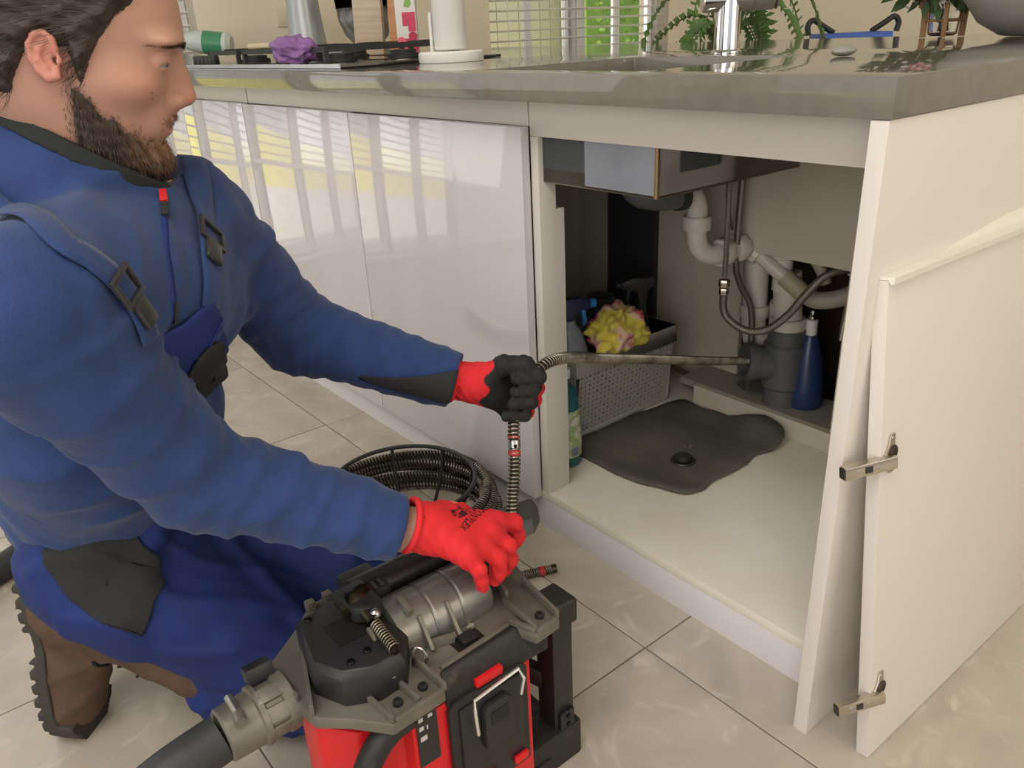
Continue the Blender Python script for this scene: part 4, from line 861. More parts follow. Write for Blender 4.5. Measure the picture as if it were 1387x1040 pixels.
# --- green soap bottle and folded packet behind the hob
bt_ = thing('soap_bottle', 'clear bottle with green liquid lying behind the gas hob', 'bottle', (-2.55, 0.45, ZC))
c_ = np.array([-3.02, 0.265, ZC+0.090]); d_ = nrm((0.60, 0.75, -0.12))
MB().lathe(c_, [(0.012, 0), (0.016, 0.01), (0.034, 0.05), (0.042, 0.09), (0.042, 0.20), (0.03, 0.215)], d_, 24).build('bottle', mat('milky_bottle', srgb(196, 204, 196), 0.25), bt_)
MB().lathe(c_+d_*0.11, [(0.0426, 0), (0.0426, 0.075)], d_, 24, caps=False).build('green_band', mat('green_liquid', srgb(70, 140, 104), 0.3), bt_)
MB().lathe(c_-d_*0.035, [(0.013, 0), (0.015, 0.02), (0.013, 0.034)], d_, 16).build('blue_cap', mat('blue_cap', srgb(54, 84, 168), 0.35), bt_)
# --- socket on the left wall
so = thing('wall_socket', 'cream double socket plate on the wall behind the stand mixer', 'socket', (XW, 0.82, 1.10))
def ywall(px_): return px_
MB().box(XW+0.0004, XW+0.010, 0.77, 0.92, 1.045, 1.125).build('plate', mat('socket_cream', srgb(226, 216, 192), 0.4), so, bevel=0.003)
MB().box(XW+0.0102, XW+0.013, 0.782, 0.842, 1.057, 1.113).build('rocker', MATS['socket_cream'], so, bevel=0.002); MB().box(XW+0.0102, XW+0.013, 0.848, 0.908, 1.057, 1.113).build('rocker', MATS['socket_cream'], so, bevel=0.002)
# --- grey vase, bouquet in a glass with wooden stand
gv = thing('grey_vase', 'large smooth grey round vase at the right end of the worktop', 'vase', (-0.40, 1.20, ZC))
MB().lathe((-0.33, 1.215, ZC), [(0.045, 0), (0.06, 0.003), (0.105, 0.03), (0.145, 0.085), (0.155, 0.135), (0.14, 0.19), (0.10, 0.235), (0.06, 0.255), (0.055, 0.275), (0.062, 0.28)], n=48).build('vase_body', mat('matt_grey_ceramic', srgb(150, 148, 140), 0.35), gv)
vs_ = thing('flower_vase', 'clear glass flower vase with stems held in a wooden stand', 'vase', (-0.62, 1.30, ZC))
vc = np.array([-0.548, 1.28, ZC])
MB().lathe(vc, [(0.026, 0.002), (0.033, 0.006), (0.036, 0.06), (0.033, 0.13), (0.031, 0.13), (0.033, 0.06), (0.029, 0.01), (0.004, 0.008)], n=28).build('glass', M_glass, vs_)
M_wd = mat('brown_stick', srgb(150, 112, 74), 0.6)
for k in range(4):
    a = 0.5+k*math.pi/2; u_ = np.array([math.cos(a), math.sin(a), 0]); MB().bar(vc+u_*0.042, vc+u_*0.043+np.array([0, 0, 0.075]), 0.010, 0.014, up=u_).build('stand_leg', M_wd, vs_, bevel=0.001)
MB().tube([tuple(vc+np.array([0.038*math.cos(a), 0.038*math.sin(a), 0.036])) for a in np.linspace(0, 2*math.pi, 28, endpoint=False)], 0.003, 8, closed=True).build('stand_ring', M_wd, vs_)
rng = random.Random(5)
M_stem = mat('stem_green', srgb(84, 100, 56), 0.6); M_leaf = mat('leaf_green', srgb(86, 108, 60), 0.6, col2=srgb(60, 82, 42), nscale=20)
for k in range(11):
    a = rng.random()*6.28; r = 0.016*rng.random(); top = vc+np.array([math.cos(a), math.sin(a), 0])*(0.02+0.055*rng.random())+np.array([0, 0, 0.15+0.06*rng.random()])
    MB().tube([vc+np.array([-r*math.cos(a), -r*math.sin(a), 0.012]), vc+np.array([0, 0, 0.09]), top], 0.0022, 6).build('stem', M_stem, vs_)
bq = thing('bouquet', 'bouquet of pink and white flowers standing in the glass vase', 'flowers', tuple(vc+np.array([0, 0, 0.13])))
def flower_mesh(n, r, m_name, m, layers=2):
    b = MB()
    for L_ in range(layers):
        for k in range(n):
            a = 2*math.pi*(k+0.5*L_)/n; u_ = np.array([math.cos(a), math.sin(a), 0]); s_ = np.array([-u_[1], u_[0], 0]); rr = r*(1-0.3*L_); zz_ = 0.25*r*L_
            b.add([u_*0.1*rr+np.array([0, 0, zz_]), u_*0.6*rr+s_*0.35*rr+np.array([0, 0, zz_+0.25*rr]), u_*rr+np.array([0, 0, zz_+0.30*rr+0.2*rr*L_]), u_*0.6*rr-s_*0.35*rr+np.array([0, 0, zz_+0.25*rr])], [(0, 1, 2, 3)])
    b.ball((0, 0, 0.12*r), 0.16*r, 8, 5); return b.build(m_name, m, bq)
M_pf = mat('pink_petals', srgb(214, 120, 150), 0.6); M_wf = mat('white_petals', srgb(238, 232, 220), 0.6); M_yf = mat('yellow_petals', srgb(214, 180, 90), 0.6); M_mf = mat('mauve_petals', srgb(150, 90, 130), 0.6)
cen = vc+np.array([-0.015, -0.015, 0.162])
protos = {}
def put(kind, m, r, n, pos, nrm_):
    nm = kind+'_flower'
    if kind not in protos: o = flower_mesh(n, r, nm, m); protos[kind] = o
    else: o = protos[kind].copy(); COL.objects.link(o)
    o.rotation_mode = 'QUATERNION'; o.rotation_quaternion = Vector(nrm_).to_track_quat('Z', 'Y'); o.location = pos
for kind, m, r, n, cnt, R_ in (('pink', M_pf, 0.024, 7, 30, 0.108), ('white', M_wf, 0.0085, 5, 150, 0.125), ('mauve', M_mf, 0.014, 6, 18, 0.10), ('yellow', M_yf, 0.014, 6, 5, 0.085)):
    for k in range(cnt):
        v = nrm(np.array([rng.gauss(0, 1), rng.gauss(0, 1), rng.gauss(0.25, 0.8)])); R2 = R_*(0.8+0.25*rng.random()); put(kind, m, r, n, cen+v*np.array([R2, R2, R2*0.85]), v)
b = MB()
for k in range(700):
    v = nrm(np.array([rng.gauss(0, 1), rng.gauss(0, 1), rng.gauss(-0.1, 0.8)])); c_ = cen+v*np.array([0.115, 0.115, 0.095])*(0.35+0.7*rng.random()); x_, y_, _ = frame(v); ll = 0.022+0.016*rng.random()
    b.add([c_-x_*ll*0.3, c_+v*ll*0.6+y_*ll*0.3, c_+v*ll*1.3+x_*0.2*ll, c_+v*ll*0.6-y_*ll*0.3], [(0, 1, 2, 3)])
fo = b.build('foliage', M_leaf, bq); fo['kind'] = 'stuff'
# --- blue crate with black handles on a table behind the island
tbl = thing('side_table', 'plain table behind the island carrying the blue crate', 'table', (-1.75, 2.45, 0))
MB().box(-2.5, -1.1, 2.1, 2.9, 0.72, 0.76).build('table_top', mat('table_wood', srgb(170, 150, 120), 0.5), tbl, bevel=0.004)
for x in (-2.45, -1.15):
    for y in (2.15, 2.85): MB().box(x-0.03, x+0.03, y-0.03, y+0.03, 0.0, 0.7198).build('leg', MATS['table_wood'], tbl, bevel=0.003)
cr_ = thing('blue_crate', 'blue crate with black carrying handles behind the island', 'crate', (-1.7, 2.4, 0.762))
M_bl = mat('blue_crate_plastic', srgb(44, 92, 190), 0.4)
ux = nrm((0.63, 0.775, 0)); un = np.array([0.775, -0.63, 0]); kc = np.array([-1.437, 2.42, 0.8])
MB().obox(kc+np.array([0, 0, 0.038]), ux, un, (0, 0, 1), 0.135, 0.09, 0.075).build('crate_body', M_bl, cr_, bevel=0.006)
for s_ in (-1, 1):
    e = kc+ux*(0.125*s_)+np.array([0, 0, 0.115]); MB().tube(catmull([e-ux*0.05*s_+un*0.02, e+ux*0.0*s_+un*0.02+np.array([0, 0, 0.03]), e+ux*0.035*s_+un*0.02+np.array([0, 0, 0.05]), e+ux*0.055*s_+un*0.02+np.array([0, 0, 0.03]), e+ux*0.05*s_+un*0.02+np.array([0, 0, -0.005])], 6), 0.011, 10).build('handle', M_black, cr_)
# --- trailing plant by the window
pl_ = thing('trailing_plant', 'green leafy plant trailing out of a pot behind the tap', 'plant', (-1.45, 1.55, 0.0))
ps = MB().box(-1.95, -1.2, 1.62, 1.95, 0.0, 0.70).build('plant_cabinet', mat('cream_cabinet', srgb(226, 216, 194), 0.5), bevel=0.004); tag(ps, 'low cream cabinet behind the island carrying the plant', 'cabinet')
pc = np.array([-1.55, 1.78, 0.7005])
MB().lathe(pc, [(0.07, 0), (0.075, 0.004), (0.095, 0.15), (0.10, 0.155), (0.092, 0.155), (0.08, 0.13), (0.01, 0.12)], n=28).build('pot', mat('white_pot', srgb(222, 214, 204), 0.4), pl_)
M_pl = mat('bright_leaf', srgb(104, 136, 70), 0.5, col2=srgb(78, 112, 56), nscale=12)
for k in range(16):
    a = rng.random()*6.28; v = np.array([math.cos(a), math.sin(a), 0]); h = 0.10+0.25*rng.random(); R_ = 0.12+0.20*rng.random()
    pth = catmull([pc+np.array([0, 0, 0.13]), pc+v*R_*0.4+np.array([0, 0, 0.14+h]), pc+v*R_*0.85+np.array([0, 0, 0.12+h*0.8]), pc+v*R_*1.1+np.array([0, 0, 0.12+h*0.25])], 6)
    sm_ = MB().tube(pth, 0.0025, 5).build('vine', M_stem, pl_); b = MB()
    for j in range(3, len(pth)-1):
        for s_ in (-1, 1):
            T_ = nrm(pth[j+1]-pth[j]); sd2 = nrm(np.cross(T_, (0, 0, 1))+np.array([0, 0, 0.2])); l_ = 0.035+0.02*rng.random(); o_ = nrm(sd2*s_+T_*0.6+np.array([0, 0, 0.15])); w_ = np.cross(o_, nrm(T_+np.array([0.1, 0.2, 0.6])))*0.30*l_
            p_ = pth[j]; b.add([p_, p_+o_*l_*0.5+w_, p_+o_*l_, p_+o_*l_*0.5-w_], [(0, 1, 2, 3)])
    b.build('leaves', M_pl, sm_)
# --- hedge and fence in the garden
M_hg = mat('hedge_leaf', srgb(120, 160, 70), 0.6, col2=srgb(84, 124, 50), nscale=3)
hg = thing('hedge', 'clipped green hedge in the garden behind the window', 'hedge', (-6.2, 4.6, -0.1)); b = MB(); rg = np.random.RandomState(4)
for k in range(5200):
    c_ = np.array([-6.2+rg.uniform(-0.3, 0.3), rg.uniform(5.5, 9.5), rg.uniform(0.0, 1.9)]); x_, y_, z_ = frame(rg.randn(3)); l_ = 0.07
    b.add([c_, c_+x_*l_*0.5+y_*l_*0.3, c_+x_*l_, c_+x_*l_*0.5-y_*l_*0.3], [(0, 1, 2, 3)])
b.box(-6.35, -6.15, 5.5, 9.5, -0.0595, 1.8)
h_ = b.build('hedge_leaves', M_hg, hg, merge=False); h_['kind'] = 'stuff'
fe = thing('garden_fence', 'pale grey vertical board fence behind the window', 'fence', (-6.6, 2.6, -0.1)); f0 = None
for k in range(16):
    if f0 is None: f0 = MB().box(-6.62, -6.58, 0, 0.135, -0.0595, 1.9).build('fence_board', mat('grey_fence', srgb(196, 192, 184), 0.7), fe); f = f0
    else: f = f0.copy(); COL.objects.link(f)
    f.location = (0, 3.5+k*0.145, 0)
J = {
    'neck': [-0.563, -0.66, 0.856],
    'shR': [-0.347, -0.786, 0.778],
    'shL': [-0.582, -0.56, 0.795],
    'elR': [-0.391, -0.666, 0.552],
    'wrR': [-0.287, -0.47, 0.44],
    'elL': [-0.637, -0.421, 0.59],
    'wrL': [-0.483, -0.25, 0.505],
    'chestR': [-0.441, -0.737, 0.74],
    'chestL': [-0.559, -0.61, 0.708],
    'bellyR': [-0.568, -0.736, 0.573],
    'bellyL': [-0.652, -0.647, 0.551],
    'colN': [-0.666, -0.713, 0.941],
    'colF': [-0.504, -0.598, 0.836],
    'colR': [-0.456, -0.692, 0.892],
    'LwA': [-0.493, -0.266, 0.512],
    'LwB': [-0.465, -0.223, 0.498],
    'Li0': [-0.455, -0.156, 0.5],
    'Li1': [-0.426, -0.137, 0.497],
    'Li2': [-0.407, -0.161, 0.505],
    'Li3': [-0.414, -0.189, 0.509],
    'Lm0': [-0.452, -0.163, 0.483],
    'Lm1': [-0.422, -0.144, 0.48],
    'Lm2': [-0.403, -0.168, 0.489],
    'Lm3': [-0.41, -0.196, 0.493],
    'Lr0': [-0.449, -0.172, 0.466],
    'Lr1': [-0.419, -0.153, 0.463],
    'Lr2': [-0.401, -0.176, 0.472],
    'Lr3': [-0.407, -0.205, 0.477],
    'Lp0': [-0.449, -0.184, 0.449],
    'Lp1': [-0.42, -0.166, 0.447],
    'Lp2': [-0.401, -0.188, 0.456],
    'Lp3': [-0.408, -0.216, 0.461],
    'Lt0': [-0.456, -0.218, 0.513],
    'Lt1': [-0.435, -0.196, 0.53],
    'Lt2': [-0.416, -0.169, 0.527],
    'Lt3': [-0.4, -0.155, 0.509],
    'RwA': [-0.289, -0.487, 0.458],
    'RwB': [-0.274, -0.447, 0.438],
    'Ri0': [-0.256, -0.359, 0.416],
    'Ri1': [-0.254, -0.331, 0.402],
    'Ri2': [-0.257, -0.325, 0.379],
    'Ri3': [-0.261, -0.331, 0.365],
    'Rm0': [-0.243, -0.38, 0.413],
    'Rm1': [-0.231, -0.361, 0.394],
    'Rm2': [-0.235, -0.357, 0.369],
    'Rm3': [-0.241, -0.36, 0.352],
    'Rr0': [-0.232, -0.402, 0.412],
    'Rr1': [-0.219, -0.386, 0.392],
    'Rr2': [-0.222, -0.384, 0.371],
    'Rr3': [-0.229, -0.386, 0.356],
    'Rp0': [-0.225, -0.427, 0.415],
    'Rp1': [-0.213, -0.42, 0.398],
    'Rp2': [-0.212, -0.417, 0.381],
    'Rp3': [-0.214, -0.416, 0.37],
    'Rt0': [-0.285, -0.418, 0.436],
    'Rt1': [-0.3, -0.381, 0.414],
    'Rt2': [-0.301, -0.354, 0.393],
    'Rt3': [-0.291, -0.342, 0.378],
    'hipR': [-0.673, -0.737, 0.312],
    'hipL': [-0.76, -0.604, 0.306],
    'pelv': [-0.727, -0.703, 0.307],
    'knL': [-0.577, -0.414, 0.195],
    'headc': [-0.5188, -0.6572, 0.9889],
    'headF': [0.29543, 0.93945, -0.17365],
    'headL': [-0.95394, 0.29998, 0.0],
    'headU': [0.05209, 0.16565, 0.98481],
    'pocket': [[-0.6388, -0.8072, 0.3912], [-0.594, -0.7688, 0.4142], [-0.5642, -0.7196, 0.4196], [-0.5751, -0.7001, 0.3772], [-0.5666, -0.7011, 0.3405], [-0.5527, -0.7175, 0.3026], [-0.5569, -0.7416, 0.2665], [-0.5736, -0.7672, 0.2905], [-0.5932, -0.7948, 0.3267], [-0.6126, -0.8053, 0.3567]],
    'bibblack': [[-0.4052, -0.6637, 0.6551], [-0.3954, -0.6375, 0.6841], [-0.4148, -0.6087, 0.6895], [-0.4377, -0.5983, 0.6655], [-0.59, -0.5564, 0.5798], [-0.5253, -0.5884, 0.5979], [-0.5, -0.6119, 0.5994], [-0.4703, -0.6374, 0.6096]],
    'bib': [[-0.3347, -0.7042, 0.7202], [-0.3426, -0.6864, 0.7295], [-0.3713, -0.6528, 0.7287], [-0.3988, -0.6137, 0.7332], [-0.4125, -0.601, 0.7161], [-0.4176, -0.5995, 0.6975], [-0.5375, -0.5765, 0.6068], [-0.4964, -0.6189, 0.593], [-0.4319, -0.6662, 0.6298], [-0.3609, -0.6973, 0.6875]],
    'strapR': [[-0.4857, -0.7806, 0.864], [-0.4058, -0.7584, 0.8513], [-0.3227, -0.7462, 0.8387], [-0.3136, -0.7271, 0.8193], [-0.3168, -0.7089, 0.791], [-0.3187, -0.6977, 0.7603], [-0.3185, -0.6943, 0.735]],
    'strapL': [[-0.5578, -0.5485, 0.8611], [-0.5133, -0.561, 0.8334], [-0.4737, -0.5744, 0.8032], [-0.4283, -0.5919, 0.7768], [-0.4108, -0.6029, 0.75], [-0.4004, -0.6127, 0.7276]],
    'zip': [[-0.4676, -0.6131, 0.8375], [-0.4364, -0.6248, 0.8248], [-0.3965, -0.639, 0.8031], [-0.3741, -0.6472, 0.7713], [-0.3665, -0.6518, 0.7512], [-0.3651, -0.6572, 0.7313]],
}
J = {k: np.array(v) for k, v in J.items()}
# ================================================================== implicit-surface tools for the person
def smin(a, b, k):
    h = np.clip(0.5+0.5*(b-a)/k, 0, 1); return b+(a-b)*h-k*h*(1-h)
def smax(a, b, k): return -smin(-a, -b, k)
def cone(P, a, b, ra, rb):
    a = np.asarray(a, np.float32); b = np.asarray(b, np.float32); ab = b-a
    t = np.clip(((P-a)@ab)/float(ab@ab), 0, 1); q = P-a-t[:, None]*ab
    return np.sqrt((q*q).sum(1))-(ra+(rb-ra)*t)
def ell(P, c, r, ax=None):
    q = P-np.asarray(c, np.float32)
    if ax is not None: q = q@np.array(ax, np.float32).T
    r = np.asarray(r, np.float32); k = np.sqrt(((q/r)**2).sum(1)); return (k-1)*float(r.min())
def chain(P, pts, rs, k=0.006):
    d = None
    for i in range(len(pts)-1):
        e = cone(P, pts[i], pts[i+1], rs[i], rs[i+1]); d = e if d is None else smin(d, e, k)
    return d
def surfnet(fn, lo, hi, h):
    lo = np.asarray(lo, float); hi = np.asarray(hi, float); n = np.ceil((hi-lo)/h).astype(int)+1
    ax = [lo[i]+h*np.arange(n[i]) for i in range(3)]
    # coarse pass: blocks of 6 samples; only blocks the surface can reach are evaluated finely
    B_ = 6; nb = [-(-int(k)//B_) for k in n]; R_ = h*B_*0.5*1.7320508*1.35+0.014
    ctr = [lo[i]+h*(np.arange(nb[i])*B_+(B_-1)/2) for i in range(3)]
    g = np.stack(np.meshgrid(*ctr, indexing='ij'), -1).astype(np.float32).reshape(-1, 3)
    cv = np.concatenate([fn(g[i:i+60000]) for i in range(0, len(g), 60000)])
    V = np.repeat(np.repeat(np.repeat(np.where(cv > 0, 1.0, -1.0).astype(np.float32).reshape(nb), B_, 0), B_, 1), B_, 2)
    near = np.argwhere(np.abs(cv.reshape(nb)) < R_)
    off = np.stack(np.meshgrid(np.arange(B_), np.arange(B_), np.arange(B_), indexing='ij'), -1).reshape(-1, 3)
    for i in range(0, len(near), 1200):
        ii = (near[i:i+1200, None, :]*B_+off[None]).reshape(-1, 3)
        P = (lo[None]+h*ii).astype(np.float32); V[ii[:, 0], ii[:, 1], ii[:, 2]] = fn(P)
    V = np.ascontiguousarray(V[:n[0], :n[1], :n[2]])
    V[0] = V[-1] = 1; V[:, 0] = V[:, -1] = 1; V[:, :, 0] = V[:, :, -1] = 1
    S = V < 0
    c = np.zeros(np.array(n)-1, np.int8)
    for i in (0, 1):
        for j in (0, 1):
            for k in (0, 1): c += S[i:n[0]-1+i, j:n[1]-1+j, k:n[2]-1+k]
    act = (c > 0) & (c < 8); ids = -np.ones(act.shape, np.int64); I = np.argwhere(act); ids[act] = np.arange(len(I))
    pos = np.zeros((len(I), 3)); cnt = np.zeros(len(I))
    for a in range(3):
        o1, o2 = [x for x in range(3) if x != a]
        for i in (0, 1):
            for j in (0, 1):
                A = I.copy(); A[:, o1] += i; A[:, o2] += j; B = A.copy(); B[:, a] += 1
                va = V[A[:, 0], A[:, 1], A[:, 2]]; vb = V[B[:, 0], B[:, 1], B[:, 2]]; x = (va < 0) != (vb < 0)
                t = np.where(x, va/np.where(x, va-vb, 1), 0); pt = A.astype(float); pt[:, a] += t
                pos += pt*x[:, None]; cnt += x
    pos = lo+h*pos/cnt[:, None]
    Q = []
    for a in range(3):
        o1, o2 = (a+1) % 3, (a+2) % 3
        sl0 = [slice(None)]*3; sl1 = [slice(None)]*3; sl0[a] = slice(0, n[a]-1); sl1[a] = slice(1, n[a])
        s0, s1 = S[tuple(sl0)], S[tuple(sl1)]; E_ = np.argwhere(s0 != s1)
        E_ = E_[(E_[:, o1] > 0) & (E_[:, o2] > 0) & (E_[:, o1] < n[o1]-1) & (E_[:, o2] < n[o2]-1)]
        def cell(d1, d2):
            q = E_.copy(); q[:, o1] -= d1; q[:, o2] -= d2; return ids[q[:, 0], q[:, 1], q[:, 2]]
        q = np.stack([cell(1, 1), cell(0, 1), cell(0, 0), cell(1, 0)], 1)
        fl = ~s0[E_[:, 0], E_[:, 1], E_[:, 2]]; q[fl] = q[fl][:, ::-1]; Q.append(q)
    Q = np.concatenate(Q); Q = Q[(Q >= 0).all(1)]
    return pos, Q
def grad(fn, P, e=0.0015):
    P = np.asarray(P, np.float32); g = np.stack([fn(P+np.eye(3, dtype=np.float32)[i]*e)-fn(P-np.eye(3, dtype=np.float32)[i]*e) for i in range(3)], 1)
    return g/(np.linalg.norm(g, axis=1)[:, None]+1e-9)
def stick(fn, P, off=0.0, it=12):
    P = np.array(P, np.float32)
    for _ in range(it):
        g = grad(fn, P); P = P-(0.8*(fn(P)-off))[:, None]*g
    return P
def patch(name, pts, fn, off, m, parent, rings=8, sub=5, th=0.002, round_=True):
    P = [np.asarray(p, float) for p in pts]; L_ = catmull(P+[P[0]], sub)[:-1] if round_ else P
    c = np.mean(L_, 0); n = len(L_); V = [c+(p-c)*(k/rings) for k in range(1, rings+1) for p in L_]
    V = stick(fn, np.array([c]+V), off)
    Q = [(1+k*n+i, 1+k*n+(i+1) % n, 1+(k+1)*n+(i+1) % n, 1+(k+1)*n+i) for k in range(rings-1) for i in range(n)]
    me_f = [(0, 1+i, 1+(i+1) % n) for i in range(n)]
    b = MB(); b.add(V, Q+me_f)
    g0 = grad(fn, V[:1])[0]; a_, b_, c_ = V[0], V[1], V[2]
    if np.dot(np.cross(b_-a_, c_-a_), g0) < 0: b.f = [f[::-1] for f in b.f]
    o = b.build(name, m, parent); s = o.modifiers.new('thick', 'SOLIDIFY'); s.thickness = th; s.offset = 1
    return o
def ribbon(name, path, width, fn, off, m, parent, th=0.0025, nw=4, sidehint=None):
    P = np.array(catmull(path, 8)); P = stick(fn, P, off); T = np.gradient(P, axis=0); T /= np.linalg.norm(T, axis=1)[:, None]
    N = grad(fn, P); Sd = np.cross(T, N); V = []
    for i in range(len(P)):
        for k in range(nw+1): V.append(P[i]+Sd[i]*width*(k/nw-0.5))
    V = stick(fn, np.array(V), off, 6); w = nw+1
    Q = [(i*w+k, i*w+k+1, (i+1)*w+k+1, (i+1)*w+k) for i in range(len(P)-1) for k in range(nw)]
    b = MB(); b.add(V, Q); g0 = N[0]
    if np.dot(np.cross(V[1]-V[0], V[w]-V[0]), g0) < 0: b.f = [f[::-1] for f in b.f]
    o = b.build(name, m, parent); s = o.modifiers.new('thick', 'SOLIDIFY'); s.thickness = th; s.offset = 1
    return o
def wob(P, seed, sc, n=7):
    rng = np.random.RandomState(seed); out = np.zeros(len(P), np.float32)
    for k in range(n):
        d = rng.randn(3).astype(np.float32); d *= sc*rng.uniform(0.6, 1.6)/np.linalg.norm(d); out += np.sin(P@d+rng.rand()*6.28)
    return out/n**0.5
hc, hF, hL, hU = J['headc'], J['headF'], J['headL'], J['headU']
HM = np.stack([hF, hL, hU], 0).astype(np.float32)          # world -> head local rows
def tohead(P): return (P-hc.astype(np.float32))@HM.T
def fromhead(q): return np.asarray(hc)+np.asarray(q)@np.stack([hF, hL, hU], 0)
neckW = J['neck']
zz = np.array([-0.135, -0.124, -0.112, -0.100, -0.086, -0.073, -0.056, -0.040, -0.020, -0.002, 0.012, 0.030, 0.056, 0.080, 0.100, 0.112, 0.120, 0.13])
fr_ = np.array([0.050, 0.066, 0.076, 0.080, 0.0765, 0.083, 0.091, 0.093, 0.0945, 0.0985, 0.104, 0.107, 0.102, 0.084, 0.056, 0.030, 0.0, -0.01])
bk_ = np.array([0.020, 0.010, 0.0, -0.015, -0.035, -0.055, -0.078, -0.092, -0.102, -0.106, -0.108, -0.108, -0.104, -0.092, -0.072, -0.05, -0.02, -0.012])
wd_ = np.array([0.008, 0.024, 0.034, 0.043, 0.052, 0.057, 0.062, 0.066, 0.070, 0.072, 0.0735, 0.0745, 0.071, 0.060, 0.043, 0.026, 0.006, 0.002])
zd = np.linspace(-0.135, 0.13, 200)
def _sm(y):
    v = np.interp(zd, zz, y); k = np.ones(9)/9; return np.convolve(np.pad(v, 4, mode='edge'), k, 'valid')
FR, BK, WDT = _sm(fr_), _sm(bk_), _sm(wd_)
def skull(q):
    x, y, z = q[:, 0], q[:, 1], q[:, 2]
    f_ = np.interp(z, zd, FR); b_ = np.interp(z, zd, BK); w_ = np.interp(z, zd, WDT)
    xc = np.clip(0.45*(f_+b_)-0.004, -0.02, 0.05); a = np.where(x > xc, f_-xc, xc-b_)
    ex = np.where(x > xc, 2.02, 2.3)
    g = ((np.abs(x-xc)/np.maximum(a, 1e-3))**ex+(np.abs(y)/np.maximum(w_, 1e-3))**ex)**(1/ex)
    d = (g-1)*np.minimum(a, w_)*0.9
    return np.maximum(d, np.maximum(z-0.121, -0.126-z))
def headfield(q, ears=True):
    A = np.abs(q); S_ = np.stack([q[:, 0], A[:, 1], q[:, 2]], 1)
    d = skull(q)
    d = smin(d, ell(S_, (0.088, 0.026, 0.014), (0.016, 0.030, 0.009)), 0.012)
    d = smin(d, ell(S_, (0.048, 0.049, -0.029), (0.027, 0.017, 0.015)), 0.024)
    d = smax(d, -ell(S_, (0.1085, 0.035, -0.004), (0.0185, 0.0145, 0.0105)), 0.010)
    d = smin(d, cone(q, (0.090, 0, 0.0), (0.0945, 0, -0.040), 0.009, 0.0135), 0.010)
    d = smin(d, chain(q, [(0.094, 0, 0.004), (0.1025, 0, -0.016), (0.1085, 0, -0.0365)], [0.0085, 0.0090, 0.0100], 0.004), 0.008)
    d = smin(d, ell(S_, (0.0975, 0.0115, -0.0425), (0.0105, 0.0070, 0.0078)), 0.005)
    d = smax(d, -ell(S_, (0.1045, 0.0062, -0.0512), (0.0048, 0.0030, 0.0040)), 0.002)
    d = smin(d, ell(q, (0.076, 0, -0.064), (0.0185, 0.031, 0.021)), 0.012)
    d = smin(d, ell(q, (0.0885, 0, -0.0610), (0.0092, 0.021, 0.0045)), 0.004)
    d = smin(d, ell(q, (0.0845, 0, -0.0735), (0.0085, 0.018, 0.0052)), 0.004)
    d = smax(d, -chain(S_, [(0.0975, 0, -0.0670), (0.090, 0.014, -0.0675), (0.072, 0.027, -0.0715)], [0.0014, 0.0014, 0.0010], 0.002), 0.003)
    d = smin(d, ell(q, (0.073, 0, -0.104), (0.0165, 0.020, 0.0165)), 0.012)
    # eyelids
    ey = S_-np.array([0.0805, 0.0325, -0.0035], np.float32); lid = np.sqrt((ey*ey).sum(1))-0.0135
    slit = np.maximum(np.abs(ey[:, 2]+0.0050+0.06*np.abs(ey[:, 1]))-0.0012, -(ey[:, 0]-0.004))
    d = smin(d, np.maximum(lid, -slit), 0.0025)
    d = np.maximum(d, -np.maximum(np.maximum(np.abs(ey[:, 2]+0.0050)-0.0011, np.abs(ey[:, 1])-0.0105), -(ey[:, 0]-0.006)))
    if ears:
        e = S_-np.array([-0.008, 0.0735, -0.011], np.float32)
        e = e/0.76; t = 0.30; e = np.stack([e[:, 0]*math.cos(t)+e[:, 1]*math.sin(t), -e[:, 0]*math.sin(t)+e[:, 1]*math.cos(t), e[:, 2]], 1)
        tl = -0.16; e = np.stack([e[:, 0]*math.cos(tl)-e[:, 2]*math.sin(tl), e[:, 1], e[:, 0]*math.sin(tl)+e[:, 2]*math.cos(tl)], 1)
        plate = ell(e, (-0.004, 0.006, 0.0), (0.0175, 0.0058, 0.0275))
        bowl = ell(e, (-0.001, 0.0125, -0.003), (0.0115, 0.0062, 0.0165))
        eb = smax(plate, -bowl, 0.003)
        rim = chain(e, [(0.010, 0.008, 0.006), (0.010, 0.0105, 0.018), (0.002, 0.012, 0.0265), (-0.010, 0.0125, 0.024), (-0.0185, 0.012, 0.013), (-0.0195, 0.0105, -0.002), (-0.014, 0.009, -0.016), (-0.005, 0.008, -0.0245), (0.004, 0.006, -0.0235)], [0.003, 0.0034, 0.0036, 0.0038, 0.0038, 0.0036, 0.0036, 0.0048, 0.0050], 0.003)
        anti = chain(e, [(0.0005, 0.010, 0.016), (-0.008, 0.011, 0.008), (-0.0105, 0.0105, -0.004), (-0.003, 0.010, -0.014)], [0.0022, 0.0026, 0.0028, 0.0026], 0.003)
        trag = ell(e, (0.0105, 0.0085, -0.006), (0.0042, 0.0035, 0.006))
        eb = smin(smin(eb, rim, 0.003), smin(anti, trag, 0.002), 0.002)
        hole = ell(e, (0.0055, 0.008, -0.0055), (0.0042, 0.006, 0.006)); eb = smax(eb, -hole, 0.002)
        d = smin(d, eb*0.76, 0.004)
    return d
nb0 = fromhead((-0.030, 0, -0.045)); nb1 = neckW-np.array([0.02, 0.03, 0.06])
def neckfield(P): return smin(cone(P, nb0, neckW, 0.054, 0.058), cone(P, neckW, nb1, 0.058, 0.085), 0.03)
def skinhead(P):
    q = tohead(P); d = headfield(q); return smin(d, neckfield(P), 0.022)
hipR, hipL, knR, knL, anR = J['hipR'], J['hipL'], np.array([-0.50, -0.53, 0.085]), J['knL'], np.array([-0.722, -0.760, 0.225])
anL = np.array([-0.90, -0.58, 0.10])
